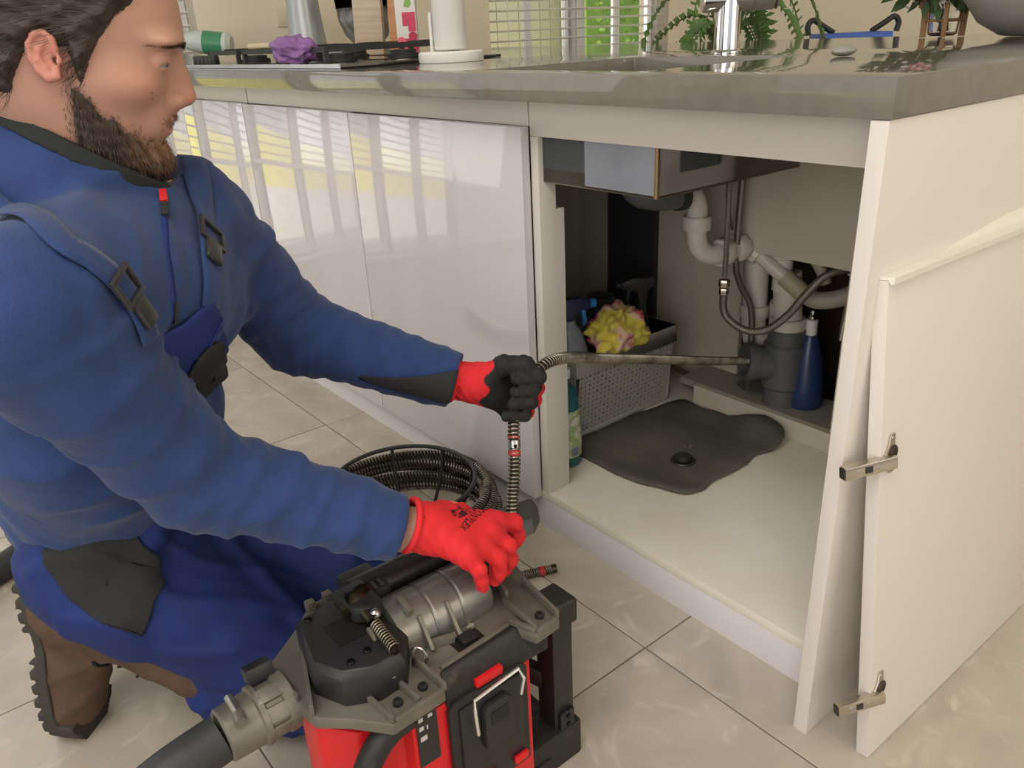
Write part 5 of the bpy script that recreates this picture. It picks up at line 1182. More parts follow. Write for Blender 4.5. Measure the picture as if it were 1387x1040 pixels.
pelv = J['pelv']; chestC = (J['chestR']+J['chestL'])/2; belC = (J['bellyR']+J['bellyL'])/2
cN, cF, cR = J['colN'], J['colF'], J['colR']; cO = (cN+cF)/2; e1 = cF-cO; a1 = np.linalg.norm(e1); e1 = e1/a1
e2 = cR-cO; e2 = e2-e1*np.dot(e2, e1); a2_ = np.linalg.norm(e2); e2 = e2/a2_; e3 = np.cross(e1, e2)
if e3[2] < 0: e3 = -e3
CMx = np.stack([e1, e2, e3], 0).astype(np.float32)
def collar(P, th=0.0075, top=0.0, bot=-0.075):
    q = (P-cO.astype(np.float32))@CMx.T; fl = 1+np.clip(-q[:, 2], 0, 1)*2.2
    rho = np.sqrt((q[:, 0]/(a1*fl))**2+(q[:, 1]/(a2_*fl))**2)
    d = np.abs(rho-1)*min(a1, a2_)-th
    return np.maximum(d, np.maximum(q[:, 2]-top, bot-q[:, 2]))
shR, shL, elR, elL, wrR, wrL = (J[k] for k in ('shR', 'shL', 'elR', 'elL', 'wrR', 'wrL'))
def torso(P):
    nk = neckW-np.array([0.01, 0.02, 0.04])
    d = cone(P, shR+np.array([-0.03, 0.03, -0.005]), shL+np.array([0.02, -0.03, -0.015]), 0.068, 0.066)
    d = smin(d, cone(P, J['chestR'], J['chestL'], 0.100, 0.092), 0.05)
    d = smin(d, cone(P, J['bellyR'], J['bellyL'], 0.108, 0.092), 0.07)
    d = smin(d, cone(P, nk, chestC, 0.075, 0.10), 0.05)
    d = smin(d, cone(P, chestC-np.array([0.10, 0.06, 0.05]), pelv+np.array([-0.05, -0.03, 0.07]), 0.10, 0.10), 0.07)
    d = smin(d, cone(P, belC, pelv+np.array([0, 0, 0.05]), 0.115, 0.115), 0.06)
    return d
def sleeve_f(P, s, e, w, r):
    return smin(cone(P, s, e, r[0], r[1]), cone(P, e, w, r[1], r[2]), 0.03)
SLR, SLL = (0.074, 0.053, 0.0400), (0.068, 0.055, 0.0425)
def arms(t, P):
    d = smin(t, cone(P, shR, elR, SLR[0], SLR[1]), 0.028); d = smin(d, cone(P, shL, elL, SLL[0], SLL[1]), 0.028)
    fr = np.minimum(smin(cone(P, elR, cufR, SLR[1], SLR[2]), cone(P, elR+(shR-elR)*0.3, elR, SLR[1]+0.006, SLR[1]), 0.03), smin(cone(P, elL, cufL, SLL[1], SLL[2]), cone(P, elL+(shL-elL)*0.3, elL, SLL[1], SLL[1]), 0.03))
    return smin(d, fr, 0.010)
cufR = wrR+nrm(wrR-elR)*(-0.012); cufL = wrL+nrm(wrL-elL)*(-0.002)
def jacket_s(P):      # smooth version used for straps and patches
    return smin(arms(torso(P), P), collar(P), 0.012)-0.003
def trousers_s(P):
    d = smin(ell(P, pelv, (0.118, 0.118, 0.118)), cone(P, belC+np.array([-0.02, 0, -0.03]), pelv, 0.105, 0.115), 0.05)
    d = smin(d, cone(P, hipR, knR+np.array([0, 0, 0.03]), 0.098, 0.080), 0.05)
    d = smin(d, cone(P, hipL, knL, 0.10, 0.070), 0.05)
    sh = anR+(knR-anR)*0.60
    d = smin(d, cone(P, knR+np.array([0, 0, 0.005]), sh+np.array([0, 0, -0.045]), 0.072, 0.074), 0.03)
    d = smin(d, cone(P, knL, anL+(knL-anL)*0.25, 0.07, 0.06), 0.04)
    return d
# ================================================================== kneeling person
mn = thing('person', 'kneeling person in blue fleece and overalls feeding the drain cable', 'person', (-0.70, -0.72, 0.0))
M_skin = mat('skin', (0.5, 0.3, 0.22), 0.5, attr=True, sss=0.12, bump=0.06, bscale=500, spec=0.35)
M_fleece = mat('blue_fleece', srgb(36, 61, 112), 0.9, sheen=0.12, col2=srgb(31, 54, 102), nscale=30, bump=0.25, bscale=420)
M_work = mat('blue_work_cloth', srgb(17, 42, 110), 0.75, col2=srgb(14, 35, 94), nscale=18, bump=0.12, bscale=700)
M_blkcl = mat('black_work_cloth', srgb(34, 35, 37), 0.8, bump=0.15, bscale=500)
M_lin = mat('black_lining', srgb(34, 38, 38), 0.85)
corners = np.array([fromhead((x, y, z)) for x in (-0.13, 0.14) for y in (-0.115, 0.115) for z in (-0.15, 0.14)])
lo_, hi_ = corners.min(0), corners.max(0); lo_ = np.minimum(lo_, nb1-0.10); lo_[2] = nb1[2]-0.03
V, Q = surfnet(skinhead, lo_, hi_, 0.0024)
qh = tohead(V.astype(np.float32)); ax_ = np.abs(qh[:, 1])
base = np.tile(np.array(srgb(184, 142, 122)), (len(V), 1))
def tint(mask, col): 
    global base
    base = base*(1-mask[:, None])+np.array(col)[None, :]*mask[:, None]
g_ = lambda c, r: np.exp(-(((np.stack([qh[:, 0], ax_, qh[:, 2]], 1)-np.array(c))/np.array(r))**2).sum(1))
tint(0.55*np.clip(g_((-0.012, 0.084, -0.010), (0.03, 0.016, 0.04)), 0, 1), srgb(204, 116, 104))
tint(0.45*g_((0.112, 0.0, -0.038), (0.018, 0.018, 0.018)), srgb(206, 128, 110))
tint(0.30*g_((0.065, 0.055, -0.03), (0.03, 0.03, 0.02)), srgb(200, 130, 110))
tint(0.55*g_((0.092, 0.0, -0.0675), (0.012, 0.024, 0.009)), srgb(176, 104, 92))
BEARDX = [-0.02, 0.004, 0.012, 0.024, 0.040, 0.056, 0.066, 0.076, 0.12]
BEARDZ = [-0.05, -0.030, -0.034, -0.052, -0.064, -0.075, -0.083, -0.0835, -0.0835]
def beardmask(q):
    top = np.interp(q[:, 0], BEARDX, BEARDZ)+0.003*np.sin(q[:, 0]*240+q[:, 1]*150)
    m = (top-q[:, 2])/0.018
    back = (q[:, 0]-(0.004+0.10*np.clip(-0.07-q[:, 2], 0, 0.04)))/0.012
    low = (q[:, 2]+0.128)/0.01
    return np.clip(np.minimum(np.minimum(m, back), low), -1, 1)
bmk = np.clip(beardmask(qh)*1.5+0.5, 0, 1); tint(0.5*bmk, srgb(88, 66, 54))
mo = np.exp(-((qh[:, 2]+0.0565)/0.006)**2)*np.exp(-(ax_/0.026)**4)*(qh[:, 0] > 0.07); tint(0.42*mo, srgb(120, 86, 62))
# lower body under the clothes joins the same mesh
def under(P):
    d = smin(cone(P, nb1, chestC, 0.055, 0.09), cone(P, chestC, pelv, 0.09, 0.10), 0.03)
    for a, b, r0, r1 in [(J['shR'], J['elR'], 0.042, 0.034), (J['elR'], J['wrR'], 0.033, 0.0245), (J['wrR'], J['RwB'], 0.0245, 0.026), (J['shL'], J['elL'], 0.042, 0.034), (J['elL'], J['wrL'], 0.033, 0.025), (nb1, J['shR'], 0.035, 0.035), (nb1, J['shL'], 0.035, 0.035),
                        (hipR, knR, 0.07, 0.045), (knR, anR, 0.042, 0.034), (hipL, knL, 0.07, 0.045), (knL, anL, 0.042, 0.034)]:
        d = smin(d, cone(P, a, b, r0, r1), 0.015)
    return d
V2, Q2 = surfnet(under, (-1.0, -0.95, 0.02), (-0.2, -0.2, 0.92), 0.010)
keep = np.linalg.norm(V2-nb0, axis=1) > 0.13
kq = keep[Q2].all(1); Q2 = Q2[kq]
body = npmesh('body', np.r_[V, V2], np.r_[Q, Q2+len(V)], M_skin, mn, col=np.r_[base, np.tile(np.array(srgb(190, 146, 126)), (len(V2), 1))])
# eyes, moles
M_eye = mat('eye_white', srgb(140, 130, 124), 0.3); M_iris = mat('eye_iris', srgb(52, 60, 66), 0.1)
for s in (-1, 1):
    c = fromhead((0.0805, 0.0325*s, -0.0035)); e = MB().ball(c, 0.0122, 20, 14).build('eye', M_eye, mn)
    dd = nrm(hF*0.90-hU*0.42); MB().lathe(c+dd*0.0106, [(0.0058, 0), (0.005, 0.0012), (0.0002, 0.0018)], dd, 18).build('iris', M_iris, e)
for p in ((0.066, -0.031), (0.075, -0.040)):
    m_ = stick(skinhead, [fromhead((p[0], -0.05, p[1]))], 0.0)[0]; MB().ball(m_, 0.0009, 8, 6).build('mole', mat('mole_brown', srgb(118, 82, 68), 0.6), mn)
# ------------------------------------------------------------------ hair and beard: clumped shells plus strands
HX = [-0.13, -0.09, -0.045, -0.030, -0.014, 0.004, 0.014, 0.022, 0.033, 0.056, 0.075, 0.095, 0.13]
HZ = [-0.070, -0.066, -0.050, -0.010, 0.004, -0.004, -0.032, -0.018, 0.012, 0.040, 0.062, 0.082, 0.10]
def hairthick(q):
    hl = np.interp(q[:, 0], HX, HZ)+0.0025*np.sin(q[:, 0]*300)
    t = np.clip((q[:, 2]-hl)*0.45, -0.004, 0.0085)
    return t
def hairfield(P):
    q = tohead(P); d = headfield(q, False)
    cl = 0.0016*np.sin(q[:, 2]*260-q[:, 0]*120+2.0*np.sin(q[:, 0]*55+q[:, 1]*40))+0.0010*np.sin(q[:, 2]*520+q[:, 0]*170)
    return d-hairthick(q)-cl*(hairthick(q) > 0.001)
def beardfield(P):
    q = tohead(P); d = smin(headfield(q, False), neckfield(P), 0.022)
    n_ = 0.0009*np.sin(q[:, 0]*520+q[:, 2]*210)+0.0008*np.sin(q[:, 2]*430-q[:, 1]*380+q[:, 0]*130)
    m = beardmask(q)
    return d-np.where(m > 0, 0.0042*np.clip(m*1.0, 0, 1)+n_*np.clip(m*3, 0, 1), -0.004)
M_hair = mat('brown_hair', srgb(74, 62, 54), 0.55, attr=True, spec=0.4)
def beardcol(q):
    t = np.clip((q[:, 0]-0.045)/0.035, 0, 1)*np.clip((0.006+q[:, 2]+0.112)/0.03, 0, 1)
    return np.array(srgb(68, 54, 46))[None]*(1-t)[:, None]+np.array(srgb(136, 102, 74))[None]*t[:, None]
cz = corners.copy()
Vh, Qh = surfnet(hairfield, corners.min(0), corners.max(0), 0.0026)
okh = hairthick(tohead(Vh.astype(np.float32))) > -0.0005; Qh = Qh[okh[Qh].all(1)]
hair = npmesh('hair', Vh, Qh, M_hair, mn, col=np.tile(np.array(srgb(66, 57, 51)), (len(Vh), 1)))
Vb, Qb = surfnet(beardfield, corners.min(0), corners.max(0), 0.0024)
mb_ = beardmask(tohead(Vb.astype(np.float32))); Qb_all = Qb[(mb_ > -0.55)[Qb].all(1)]; Qb = Qb[(mb_ > 0.12)[Qb].all(1)]
beard = npmesh('beard', Vb, Qb, M_hair, mn, col=beardcol(tohead(Vb.astype(np.float32))))
def strands(name, V, Qm, fn, N, flow, ln, wid, colf, parent, seed, lift=0.35):
    rng = np.random.RandomState(seed); ids = np.unique(Qm); pick = rng.choice(ids, N); P0 = V[pick]+rng.randn(N, 3)*0.0010
    G = grad(fn, P0); q = tohead(P0.astype(np.float32)); D0 = flow(q)+rng.randn(N, 3)*0.13; D0 = D0@np.stack([hF, hL, hU], 0)
    D0 = D0-(D0*G).sum(1)[:, None]*G*0.9; D0 /= np.linalg.norm(D0, axis=1)[:, None]; L_ = ln*rng.uniform(0.55, 1.25, N)[:, None]
    Sd = np.cross(D0, G); P1 = P0+D0*L_*0.5+G*L_*lift*0.4; P2 = P0+D0*L_+G*L_*lift*0.35
    VV = np.stack([P0-Sd*wid-G*0.001, P0+Sd*wid-G*0.001, P1+Sd*wid*0.8, P1-Sd*wid*0.8, P2-Sd*wid*0.15, P2+Sd*wid*0.15], 1).reshape(-1, 3)
    o = np.arange(N)[:, None]*6; QQ = np.concatenate([o+np.array([[0, 1, 2, 3]]), o+np.array([[3, 2, 5, 4]])])
    c = np.repeat(colf(q)*rng.uniform(0.7, 1.35, (N, 1)), 6, axis=0)
    return npmesh(name, VV, QQ, M_hair, parent, col=c)
def bflow(q):
    o = np.zeros((len(q), 3)); o[:, 0] = 0.25+4*(q[:, 0]-0.04); o[:, 2] = -1; return o
def hflow(q):
    o = np.zeros((len(q), 3)); o[:, 0] = -1.0; o[:, 2] = -0.25-1.5*np.clip(0.03-q[:, 2], 0, 0.2)*8; return o
strands('beard_strands', Vb, Qb, beardfield, 6500, bflow, 0.0075, 0.00030, beardcol, beard, 3, 0.40)
def beard_s(P): return smin(headfield(tohead(P), False), neckfield(P), 0.022)
Vs = stick(beard_s, Vb[np.unique(Qb_all)], 0.0, 4)
strands('stubble', Vs, np.arange(len(Vs)), beard_s, 3600, bflow, 0.0042, 0.00022, beardcol, beard, 13, 0.35)
mo_l = np.stack([np.full(700, 0.095), np.random.RandomState(2).uniform(-0.024, 0.024, 700), np.random.RandomState(3).uniform(-0.0595, -0.0535, 700)-0.0], 1)
Vm = stick(beard_s, fromhead(mo_l-np.stack([np.abs(mo_l[:, 1])*0.7, 0*mo_l[:, 1], np.abs(mo_l[:, 1])*0.25], 1)), 0.0, 8)
strands('moustache', Vm, np.arange(len(Vm)), beard_s, 900, bflow, 0.0045, 0.00022, lambda q: np.tile(np.array(srgb(120, 88, 64)), (len(q), 1)), beard, 14, 0.3)
strands('hair_strands', Vh, Qh, hairfield, 11000, hflow, 0.026, 0.00030, lambda q: np.tile(np.array(srgb(62, 54, 48)), (len(q), 1)), hair, 4, 0.10)
# eyebrows
for s_ in (-1, 1):
    rng = np.random.RandomState(9); N_ = 460; t = rng.rand(N_)**0.9
    loc_ = np.stack([0.1120-0.014*t-0.016*t*t, s_*(0.011+0.043*t), 0.0125+0.003*np.sin(t*2.6)-0.006*t+rng.uniform(-0.0034, 0.0034, N_)*(1-0.5*t)], 1)
    xs_ = np.full(N_, 0.135); act_ = np.ones(N_, bool)          # drop every hair root straight back onto the brow
    for _ in range(90):
        v_ = headfield(np.stack([xs_, loc_[:, 1], loc_[:, 2]], 1).astype(np.float32), False); xs_ = np.where(v_ > 0.0003, xs_-np.maximum(v_*0.5, 0.0003), xs_)
    P0 = fromhead(np.stack([xs_, loc_[:, 1], loc_[:, 2]], 1)).astype(np.float32)
    D0 = nrm(-hF*0.55+hL*s_*1.0)[None]+rng.randn(N_, 3)*0.18; G = grad(skinhead, P0); D0 = D0-(D0*G).sum(1)[:, None]*G; D0 /= np.linalg.norm(D0, axis=1)[:, None]; Sd = np.cross(D0, G); w = 0.00040; l_ = 0.0055
    VV = np.stack([P0-Sd*w, P0+Sd*w, P0+D0*l_+Sd*w*0.3+G*0.0009, P0+D0*l_-Sd*w*0.3+G*0.0009], 1).reshape(-1, 3)
    npmesh('eyebrow', VV, np.arange(N_)[:, None]*4+np.arange(4)[None], M_hair, mn, col=np.tile(np.array(srgb(112, 88, 70)), (len(VV), 1)))
# ------------------------------------------------------------------ jacket
def folds(P, s, e, w):
    out = np.zeros(len(P), np.float32)
    for a, b, fr, am in ((s, e, 105., 0.0038), (e, w, 150., 0.0030)):
        a = np.asarray(a, np.float32); d = nrm(np.asarray(b)-a).astype(np.float32); t = (P-a)@d; L_ = float(np.linalg.norm(np.asarray(b)-a))
        ph = 1.7*wob(P, 11, 16.0)+0.9*wob(P, 5, 40.0); wgt = np.clip(t/0.04, 0, 1)*np.clip((L_-t)/0.03, 0, 1)
        out += am*np.maximum(0, np.sin(t*fr+ph*1.7))**1.5*wgt
    return out
def jacket(P):
    t = torso(P)
    d = arms(t, P)
    # flat cuffs
    for e, w in ((elR, cufR), (elL, cufL)):
        n_ = nrm(w-e).astype(np.float32); q = P-np.asarray(w, np.float32); tt = q@n_
        near = np.sqrt((q*q).sum(1)) < 0.085
        d = np.where(near, np.maximum(d, tt), d)
        rr = np.sqrt(np.maximum((q*q).sum(1)-tt*tt, 0)); hol = np.maximum(rr-0.031, -(tt+0.03)); d = np.where(near, np.maximum(d, -hol), d)
    q = (P-cO.astype(np.float32))@CMx.T
    hol = np.maximum(np.sqrt((q[:, 0]/(a1*0.95))**2+(q[:, 1]/(a2_*0.95))**2)-1, -1.0)*0.07
    hol = np.maximum(hol, np.maximum(-0.05-q[:, 2], q[:, 2]-0.30))
    d = smin(d, collar(P), 0.012); d = np.maximum(d, -hol)
    # cloth behaviour: sleeve wrinkles, drape on the body
    dr = 0.0055*np.maximum(0, np.sin(wob(P, 21, 20.0)*2.6+(P@np.array([16., -20., 30.], np.float32))))**2
    d = d-0.9*folds(P, shR, elR, cufR)-0.9*folds(P, shL, elL, cufL)-np.where(t < 0.02, dr, 0)-0.0012*wob(P, 31, 60.0)
    # hem: jacket ends above the seat
    hem = 0.335+0.12*(P[:, 0]+0.72)+0.012*np.sin(P[:, 1]*40)
    return np.maximum(d, hem-P[:, 2])
V, Q = surfnet(jacket, (-1.02, -0.98, 0.25), (-0.22, -0.18, 1.02), 0.0052)
jk = npmesh('fleece_jacket', V, Q, M_fleece, mn)
# lining visible inside the stand-up collar
def liningf(P): return collar(P, 0.0105, 0.009, -0.008)
V, Q = surfnet(liningf, cO-0.16, cO+0.16, 0.003); npmesh('collar_lining', V, Q, M_lin, jk)
# black under-sleeve panel on the left cuff
nL = nrm(cufL-elL); sd_ = nrm(np.cross(nL, (0, 0, 1)));
def slL(P): return sleeve_f(P, shL, elL, cufL, SLL)-0.0035
c0 = cufL-nL*0.06
camside = nrm(np.array([0.436, -0.862, 0.98])-c0)
pp = [(-0.001, 0.35), (-0.001, -1.0), (-0.03, -1.1), (-0.075, -1.1), (-0.12, -1.0), (-0.135, -0.75), (-0.09, -0.45), (-0.045, -0.1)]
upv = nrm(np.cross(camside, nL)); upv = upv if upv[2] > 0 else -upv
patch('elbow_panel', [cufL+nL*a+(camside*0.9+upv*h)*0.045 for a, h in pp], slL, 0.001, M_blkcl, jk, th=0.0015)
# zip with red puller
zp = J['zip']; ribbon('zip_tape', zp, 0.006, jacket, -0.0004, M_work, jk, th=0.0012, nw=2)
zs = stick(jacket, zp, 0.004)
MB().bar(zs[0]+np.array([0, 0, 0.004]), zs[0]*0.55+zs[1]*0.45, 0.008, 0.005).build('zip_puller', mat('red_puller', srgb(200, 36, 44), 0.4), jk, bevel=0.0015)
MB().bar(zs[4], zs[5], 0.007, 0.004).build('zip_tab', M_lin, jk, bevel=0.0012)
MB().bar(zs[0]*0.5+zs[1]*0.5, zs[1]*0.9+zs[2]*0.1, 0.008, 0.004).build('zip_tab', M_lin, jk, bevel=0.0012)
# ------------------------------------------------------------------ bib overalls
def bodice(P): return torso(P)-0.004
def trousers(P):
    d = trousers_s(P); f1 = 0.009*np.maximum(0, np.sin(wob(P, 41, 18.0)*2.2+P@np.array([30., -42., 26.], np.float32)))**2
    f2 = 0.005*np.maximum(0, np.sin(wob(P, 43, 30.0)*2.4+P@np.array([-50., 60., 70.], np.float32)))**2
    d = d-f1-f2-0.001*wob(P, 45, 90.0)
    return np.maximum(d, 0.004-P[:, 2])
V, Q = surfnet(trousers, (-1.10, -1.02, -0.01), (-0.38, -0.20, 0.62), 0.006)
ov = npmesh('bib_overalls', V, Q, M_work, mn)
patch('holster_pocket', J['pocket'], trousers, 0.0035, M_blkcl, ov, rings=20, sub=9)
patch('bib_panel', J['bib'], bodice, 0.004, M_work, ov, rings=10, th=0.003)
patch('stretch_panel', J['bibblack'], bodice, 0.0085, M_blkcl, ov, rings=8, th=0.003)
M_buck = mat('buckle_black', srgb(48, 48, 48), 0.35)
def brace(nm, path, b0, b1):
    st_ = ribbon(nm, path, 0.030, jacket_s, 0.0022, M_fleece, ov, th=0.002)
    p0 = stick(jacket_s, [b0, b1], 0.0075); d = nrm(p0[1]-p0[0]); n_ = grad(jacket_s, p0[:1])[0]; n_ = nrm(n_-d*np.dot(n_, d)); sd = np.cross(d, n_); L_ = np.linalg.norm(p0[1]-p0[0]); c = p0[0]
    bk2 = MB()
    for s in (-1, 1): bk2.obox(c+d*0.011+sd*s*0.0165, d, sd, n_, 0.013, 0.0025, 0.0022)
    bk2.obox(c-d*0.002, d, sd, n_, 0.0024, 0.019, 0.0022); bk2.obox(c+d*0.024, d, sd, n_, 0.0024, 0.019, 0.0022)
    B_ = bk2.build('buckle_frame', M_buck, st_, bevel=0.001)
    MB().obox(c+d*(0.026+0.013), d, sd, n_, 0.014, 0.0115, 0.0032).build('buckle_tongue', M_buck, st_, bevel=0.003)
sR, sL = J['strapR'], J['strapL']
brace('strap', sR, sR[4]-(sR[4]-sR[3])*0.25, sR[5]); brace('strap', sL, sL[2]+(sL[3]-sL[2])*0.30, sL[3])
# ------------------------------------------------------------------ boots
M_boot = mat('brown_nubuck', srgb(98, 76, 58), 0.75, col2=srgb(76, 58, 45), nscale=14, bump=0.2, bscale=150)
M_sole = mat('dark_rubber_sole', srgb(58, 55, 50), 0.8, bump=0.3, bscale=90)
def boot(label_dir, toe, tdir, sdir, name='work_boot'):
    T = nrm(tdir); S_ = nrm(sdir-T*np.dot(sdir, T)); Wd = np.cross(S_, T); R_ = np.stack([T, S_, Wd], 0).astype(np.float32); O_ = np.asarray(toe)-T*0.285
    def loc(P): return (P-O_.astype(np.float32))@R_.T
    def hw(t): return np.interp(t, [-0.02, 0.0, 0.06, 0.11, 0.17, 0.22, 0.26, 0.285, 0.30], [0.02, 0.036, 0.040, 0.037, 0.046, 0.049, 0.043, 0.024, 0.01])
    def upper(P):
        q = loc(P); t, s, w = q[:, 0], q[:, 1], q[:, 2]
        hgt = np.interp(t, [0, 0.05, 0.10, 0.15, 0.20, 0.25, 0.285], [0.11, 0.13, 0.13, 0.105, 0.082, 0.066, 0.04])
        d = (np.sqrt((w/(hw(t)+0.001))**2+(np.maximum(s-0.03, 0)/np.maximum(hgt-0.03, 0.01))**2)-1)*0.04
        d = np.maximum(d, np.maximum(-t+0.004, t-0.283)); d = np.maximum(d, 0.018-s)
        sh = cone(q, (0.055, 0.06, 0), (0.165, 0.30, 0), 0.052, 0.056); sh = np.maximum(sh, (s-0.275)*0.91+(t-0.15)*0.42)
        d = smin(d, sh, 0.03)-0.0022*np.maximum(0, np.sin(t*110+s*60+wob(P, 3, 40.0)))**2*np.clip((t-0.05)/0.05, 0, 1)
        ins = cone(q, (0.135, 0.235, 0), (0.19, 0.35, 0), 0.046, 0.050); return np.maximum(d, -ins)
    def solef(P):
        q = loc(P); t, s, w = q[:, 0], q[:, 1], q[:, 2]
        d = np.maximum(np.abs(w)-hw(t)-0.006, np.maximum(-s, s-np.where(t > 0.245, 0.052, np.where(t < 0.05, 0.036, 0.028)))); d = np.maximum(d, np.maximum(-t-0.004, t-0.292))
        arch = np.maximum(np.maximum(0.085-t, t-0.135), s-0.012); d = np.maximum(d, -arch)
        lug = np.maximum(np.abs(((t+0.012) % 0.024)-0.012)-0.0045, s-0.010); lug = np.maximum(lug, hw(t)-0.012-np.abs(w)); return np.maximum(d, -lug)
    cs = np.array([O_+T*a+S_*b+Wd*c for a in (-0.03, 0.31) for b in (-0.02, 0.31) for c in (-0.085, 0.085)])
    V, Q = surfnet(upper, cs.min(0), cs.max(0), 0.0042); bo = npmesh(name, V, Q, M_boot, mn)
    V, Q = surfnet(solef, cs.min(0), cs.max(0), 0.0036); npmesh('sole', V, Q, M_sole, bo)
    def sk(P): return upper(P)
    for h in (0.10, 0.135, 0.168):
        MB().tube(stick(upper, [O_+T*(0.13+0.3*(h-0.1))+S_*h+Wd*w for w in np.linspace(-0.03, 0.03, 9)], 0.002), 0.0025, 6).build('lace', M_lin, bo)
    pt = stick(upper, [O_+T*0.10+S_*0.20+Wd*0.0, O_+T*0.12+S_*0.235], 0.004)
    MB().tube(catmull([O_+T*0.180+S_*0.235, O_+T*0.195+S_*0.262, O_+T*0.228+S_*0.275], 5), [0.012]*6+[0.011, 0.010, 0.010, 0.009, 0.008], 10).build('tongue', M_boot, bo)
    return bo
boot('right', (-0.782, -0.848, 0.002), (0.05, -0.08, -1.0), (0.72, 0.69, 0.0))
boot('left', (-0.995, -0.665, 0.002), (0.05, -0.05, -1.0), (0.72, 0.69, 0.0))
# ------------------------------------------------------------------ gloves
M_glove = mat('knit_glove', srgb(214, 30, 38), 0.8, attr=True, bump=0.25, bscale=600)
RED, BLK = np.array(srgb(212, 32, 40)), np.array(srgb(27, 27, 28))
def hand_pts(s): return {f: [J['%s%s%d' % (s, f, i)] for i in range(4)] for f in 'imrpt'}
def glove(s, palm_n, coated, nm):
    H_ = hand_pts(s); wA, wB = J[s+'wA'], J[s+'wB']; pn = np.asarray(palm_n, float)
    def f(P):
        d = None
        for k in 'imrp':
            r = {'i': (0.0125, 0.0112, 0.0103, 0.0090), 'm': (0.0125, 0.0114, 0.0105, 0.0092), 'r': (0.0122, 0.0110, 0.0101, 0.0088), 'p': (0.0115, 0.0098, 0.0090, 0.0080)}[k]
            g = chain(P, H_[k], r, 0.004); d = g if d is None else smin(d, g, 0.0010)
        pm = None
        for k in 'imrp':
            g = cone(P, wB, H_[k][0], 0.021, 0.0150); pm = g if pm is None else smin(pm, g, 0.016)
        d = smin(d, pm, 0.008)
        th = chain(P, [wB*0.7+H_['t'][0]*0.3]+H_['t'], (0.020, 0.0185, 0.0135, 0.0118, 0.0098), 0.008); d = smin(d, th, 0.010)
        ax = nrm(wB-wA).astype(np.float32); t = (P-np.asarray(wA, np.float32))@ax
        d = smin(d, cone(P, (wA*0.45+wB*0.55) if s == 'R' else wA*0.7+wB*0.3, wB, 0.0305, 0.0270), 0.014)
        d = d-0.0007*np.sin(P@np.array([900., 300., 200.], np.float32)*0.6)-0.0008*wob(P, 8, 150.0)
        return d
    # rolled hem at the opening
    ax = nrm(wB-wA); st = wA*0.50+wB*0.50 if s == 'R' else wA*0.72+wB*0.28
    def f2(P):
        q = P-st.astype(np.float32); t = q@ax.astype(np.float32); rr = np.sqrt(np.maximum((q*q).sum(1)-t*t, 0))
        tor = np.sqrt((rr-0.0305)**2+t*t)-0.0042; d = np.maximum(f(P), -(t+0.0)); near = (rr < 0.045) & (t < 0.03)
        inn = np.maximum(rr-0.0275, t-0.012); d = np.where(near, np.maximum(d, -inn), d); return np.minimum(d, np.where(near, tor, 1))
    pts = np.array(sum(H_.values(), [])+[wA, wB]); V, Q = surfnet(f2, pts.min(0)-0.045, pts.max(0)+0.045, 0.0021)
    col = np.tile(RED, (len(V), 1))
    if coated:
        G = grad(f, V); t = (V-wA)@ax; palm = (G@nrm(pn)) > -0.12+0.10*np.sin(t*60)
        col[palm & (t > 0.062+0.006*np.sin(V[:, 2]*180))] = BLK
        for k in 'imrp':
            dd = np.linalg.norm(V-np.array(H_[k][3])[None], axis=1) < 0.0165; col[dd] = BLK
        for k in 'imrp':
            a_, b_ = np.array(H_[k][0]), np.array(H_[k][1]); c_ = (np.array(H_[k][0])+np.array(H_[k][3]))/2; od = nrm((a_+b_)/2-c_+0.6*(b_-a_))
            u_ = np.clip(((V-a_)@(b_-a_))/((b_-a_)@(b_-a_)), 0, 1); dd = np.linalg.norm(V-a_-u_[:, None]*(b_-a_), axis=1); e_ = np.linalg.norm(V-np.array(H_[k][2]), axis=1)
            col[(dd < 0.0155) & ((G@od) > 0.30) & (e_ > 0.012)] = RED
        dt = np.min([np.linalg.norm(V-(np.array(H_['t'][1])*(1-u_)+np.array(H_['t'][3])*u_)[None], axis=1) for u_ in np.linspace(0.2, 1.0, 7)], 0) < 0.0165; col[dt] = BLK
    o = npmesh(nm, V, Q, M_glove, mn, col=col); return o, f
toC = lambda p: nrm(np.array([0.436, -0.862, 0.98])-p)
gL, fL = glove('L', toC(J['wrL']), True, 'glove'); gL['label'] = 'red knit glove with black coated palm'
gR, fR = glove('R', -toC(J['wrR'])+np.array([0, 0, -0.5]), False, 'glove'); gR['label'] = 'plain red back of a knit glove'
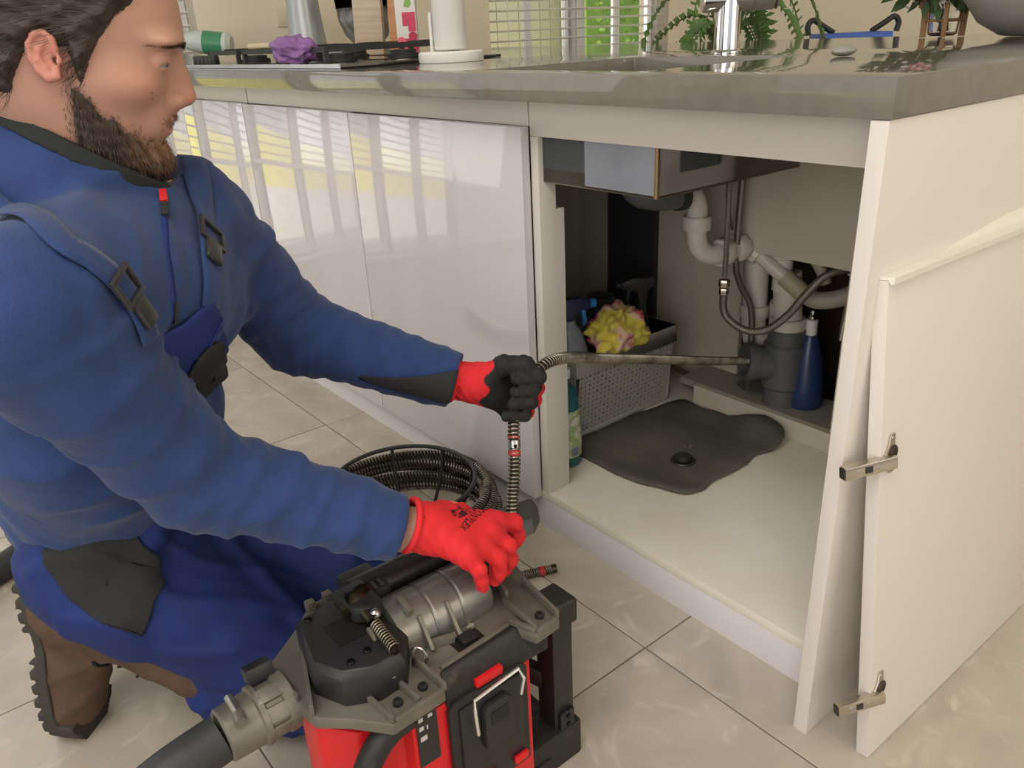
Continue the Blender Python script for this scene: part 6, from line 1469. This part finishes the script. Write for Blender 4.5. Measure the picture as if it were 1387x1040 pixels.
# printing on the back of the right glove
def text_mesh(s, size):
    c = bpy.data.curves.new('t', 'FONT'); c.body = s; c.size = size; c.align_x = 'CENTER'; c.align_y = 'CENTER'; c.resolution_u = 3
    o = bpy.data.objects.new('t', c); COL.objects.link(o); bpy.context.view_layer.update()
    me = bpy.data.meshes.new_from_object(o.evaluated_get(bpy.context.evaluated_depsgraph_get())); bpy.data.objects.remove(o)
    V = np.array([v.co[:] for v in me.vertices]); Fc = [tuple(p.vertices) for p in me.polygons]; return V, Fc
M_print = mat('black_print', srgb(58, 14, 18), 0.8)
pI, pP, pW = J['Ri0'], J['Rp0'], J['RwB']
acr = nrm(pP-pI); fwd = nrm((pI+pP)/2-pW); outn = nrm(np.cross(acr, fwd)); outn = outn if np.dot(outn, toC(pI)) > 0 else -outn
fwd = nrm(fwd-acr*np.dot(fwd, acr))
def print_on(V, Fc, c, ux, uy, name):
    P = np.array([c+ux*v[0]+uy*v[1]+outn*0.02 for v in V]); P = stick(fR, P, 0.0009, 14)
    b = MB(); b.add(P, Fc); b.build(name, M_print, gR, merge=False)
cm = (pI*0.50+pP*0.50)-fwd*0.020
V, Fc = text_mesh('CONYLEX', 0.0150); V[:, 0] *= 0.80; print_on(V, Fc, cm-fwd*0.001, acr, fwd, 'glove_print')
V, Fc = text_mesh('C E', 0.014); print_on(V, Fc, cm-acr*0.016-fwd*0.013, acr, fwd, 'glove_print')
def quad(w, h): return np.array([(-w, -h, 0), (w, -h, 0), (w, h, 0), (-w, h, 0)]), [(0, 1, 2, 3)]
V, Fc = quad(0.0065, 0.0045); print_on(V, Fc, cm+acr*0.004-fwd*0.0125, acr, fwd, 'glove_print')
def ringm(r0, r1, n=18):
    V = [(r*math.cos(a), r*math.sin(a), 0) for r in (r0, r1) for a in np.linspace(0, 2*math.pi, n, endpoint=False)]; return np.array(V), [(i, (i+1) % n, n+(i+1) % n, n+i) for i in range(n)]
V, Fc = ringm(0.0028, 0.0042); print_on(V, Fc, cm-acr*0.031+fwd*0.001, acr, fwd, 'glove_print')
V, Fc = ringm(0.0030, 0.0045); print_on(V, Fc, cm+acr*0.016-fwd*0.022, acr, fwd, 'glove_print')
V, Fc = ringm(0.0008, 0.0018); print_on(V, Fc, cm+acr*0.016-fwd*0.022, acr, fwd, 'glove_print')
V, Fc = ringm(0.0022, 0.0034, 4); print_on(V, Fc, cm+acr*0.014-fwd*0.012, acr, fwd, 'glove_print')
for k_ in range(5):                                              # rows of print too small to read
    V, Fc = quad(0.0011, 0.0018); print_on(V, Fc, cm-acr*(0.022-0.0034*k_)-fwd*0.023, acr, fwd, 'glove_print')
    V, Fc = quad(0.0012, 0.0014); print_on(V, Fc, cm+acr*(0.000+0.0034*k_)-fwd*0.0215, acr, fwd, 'glove_print')
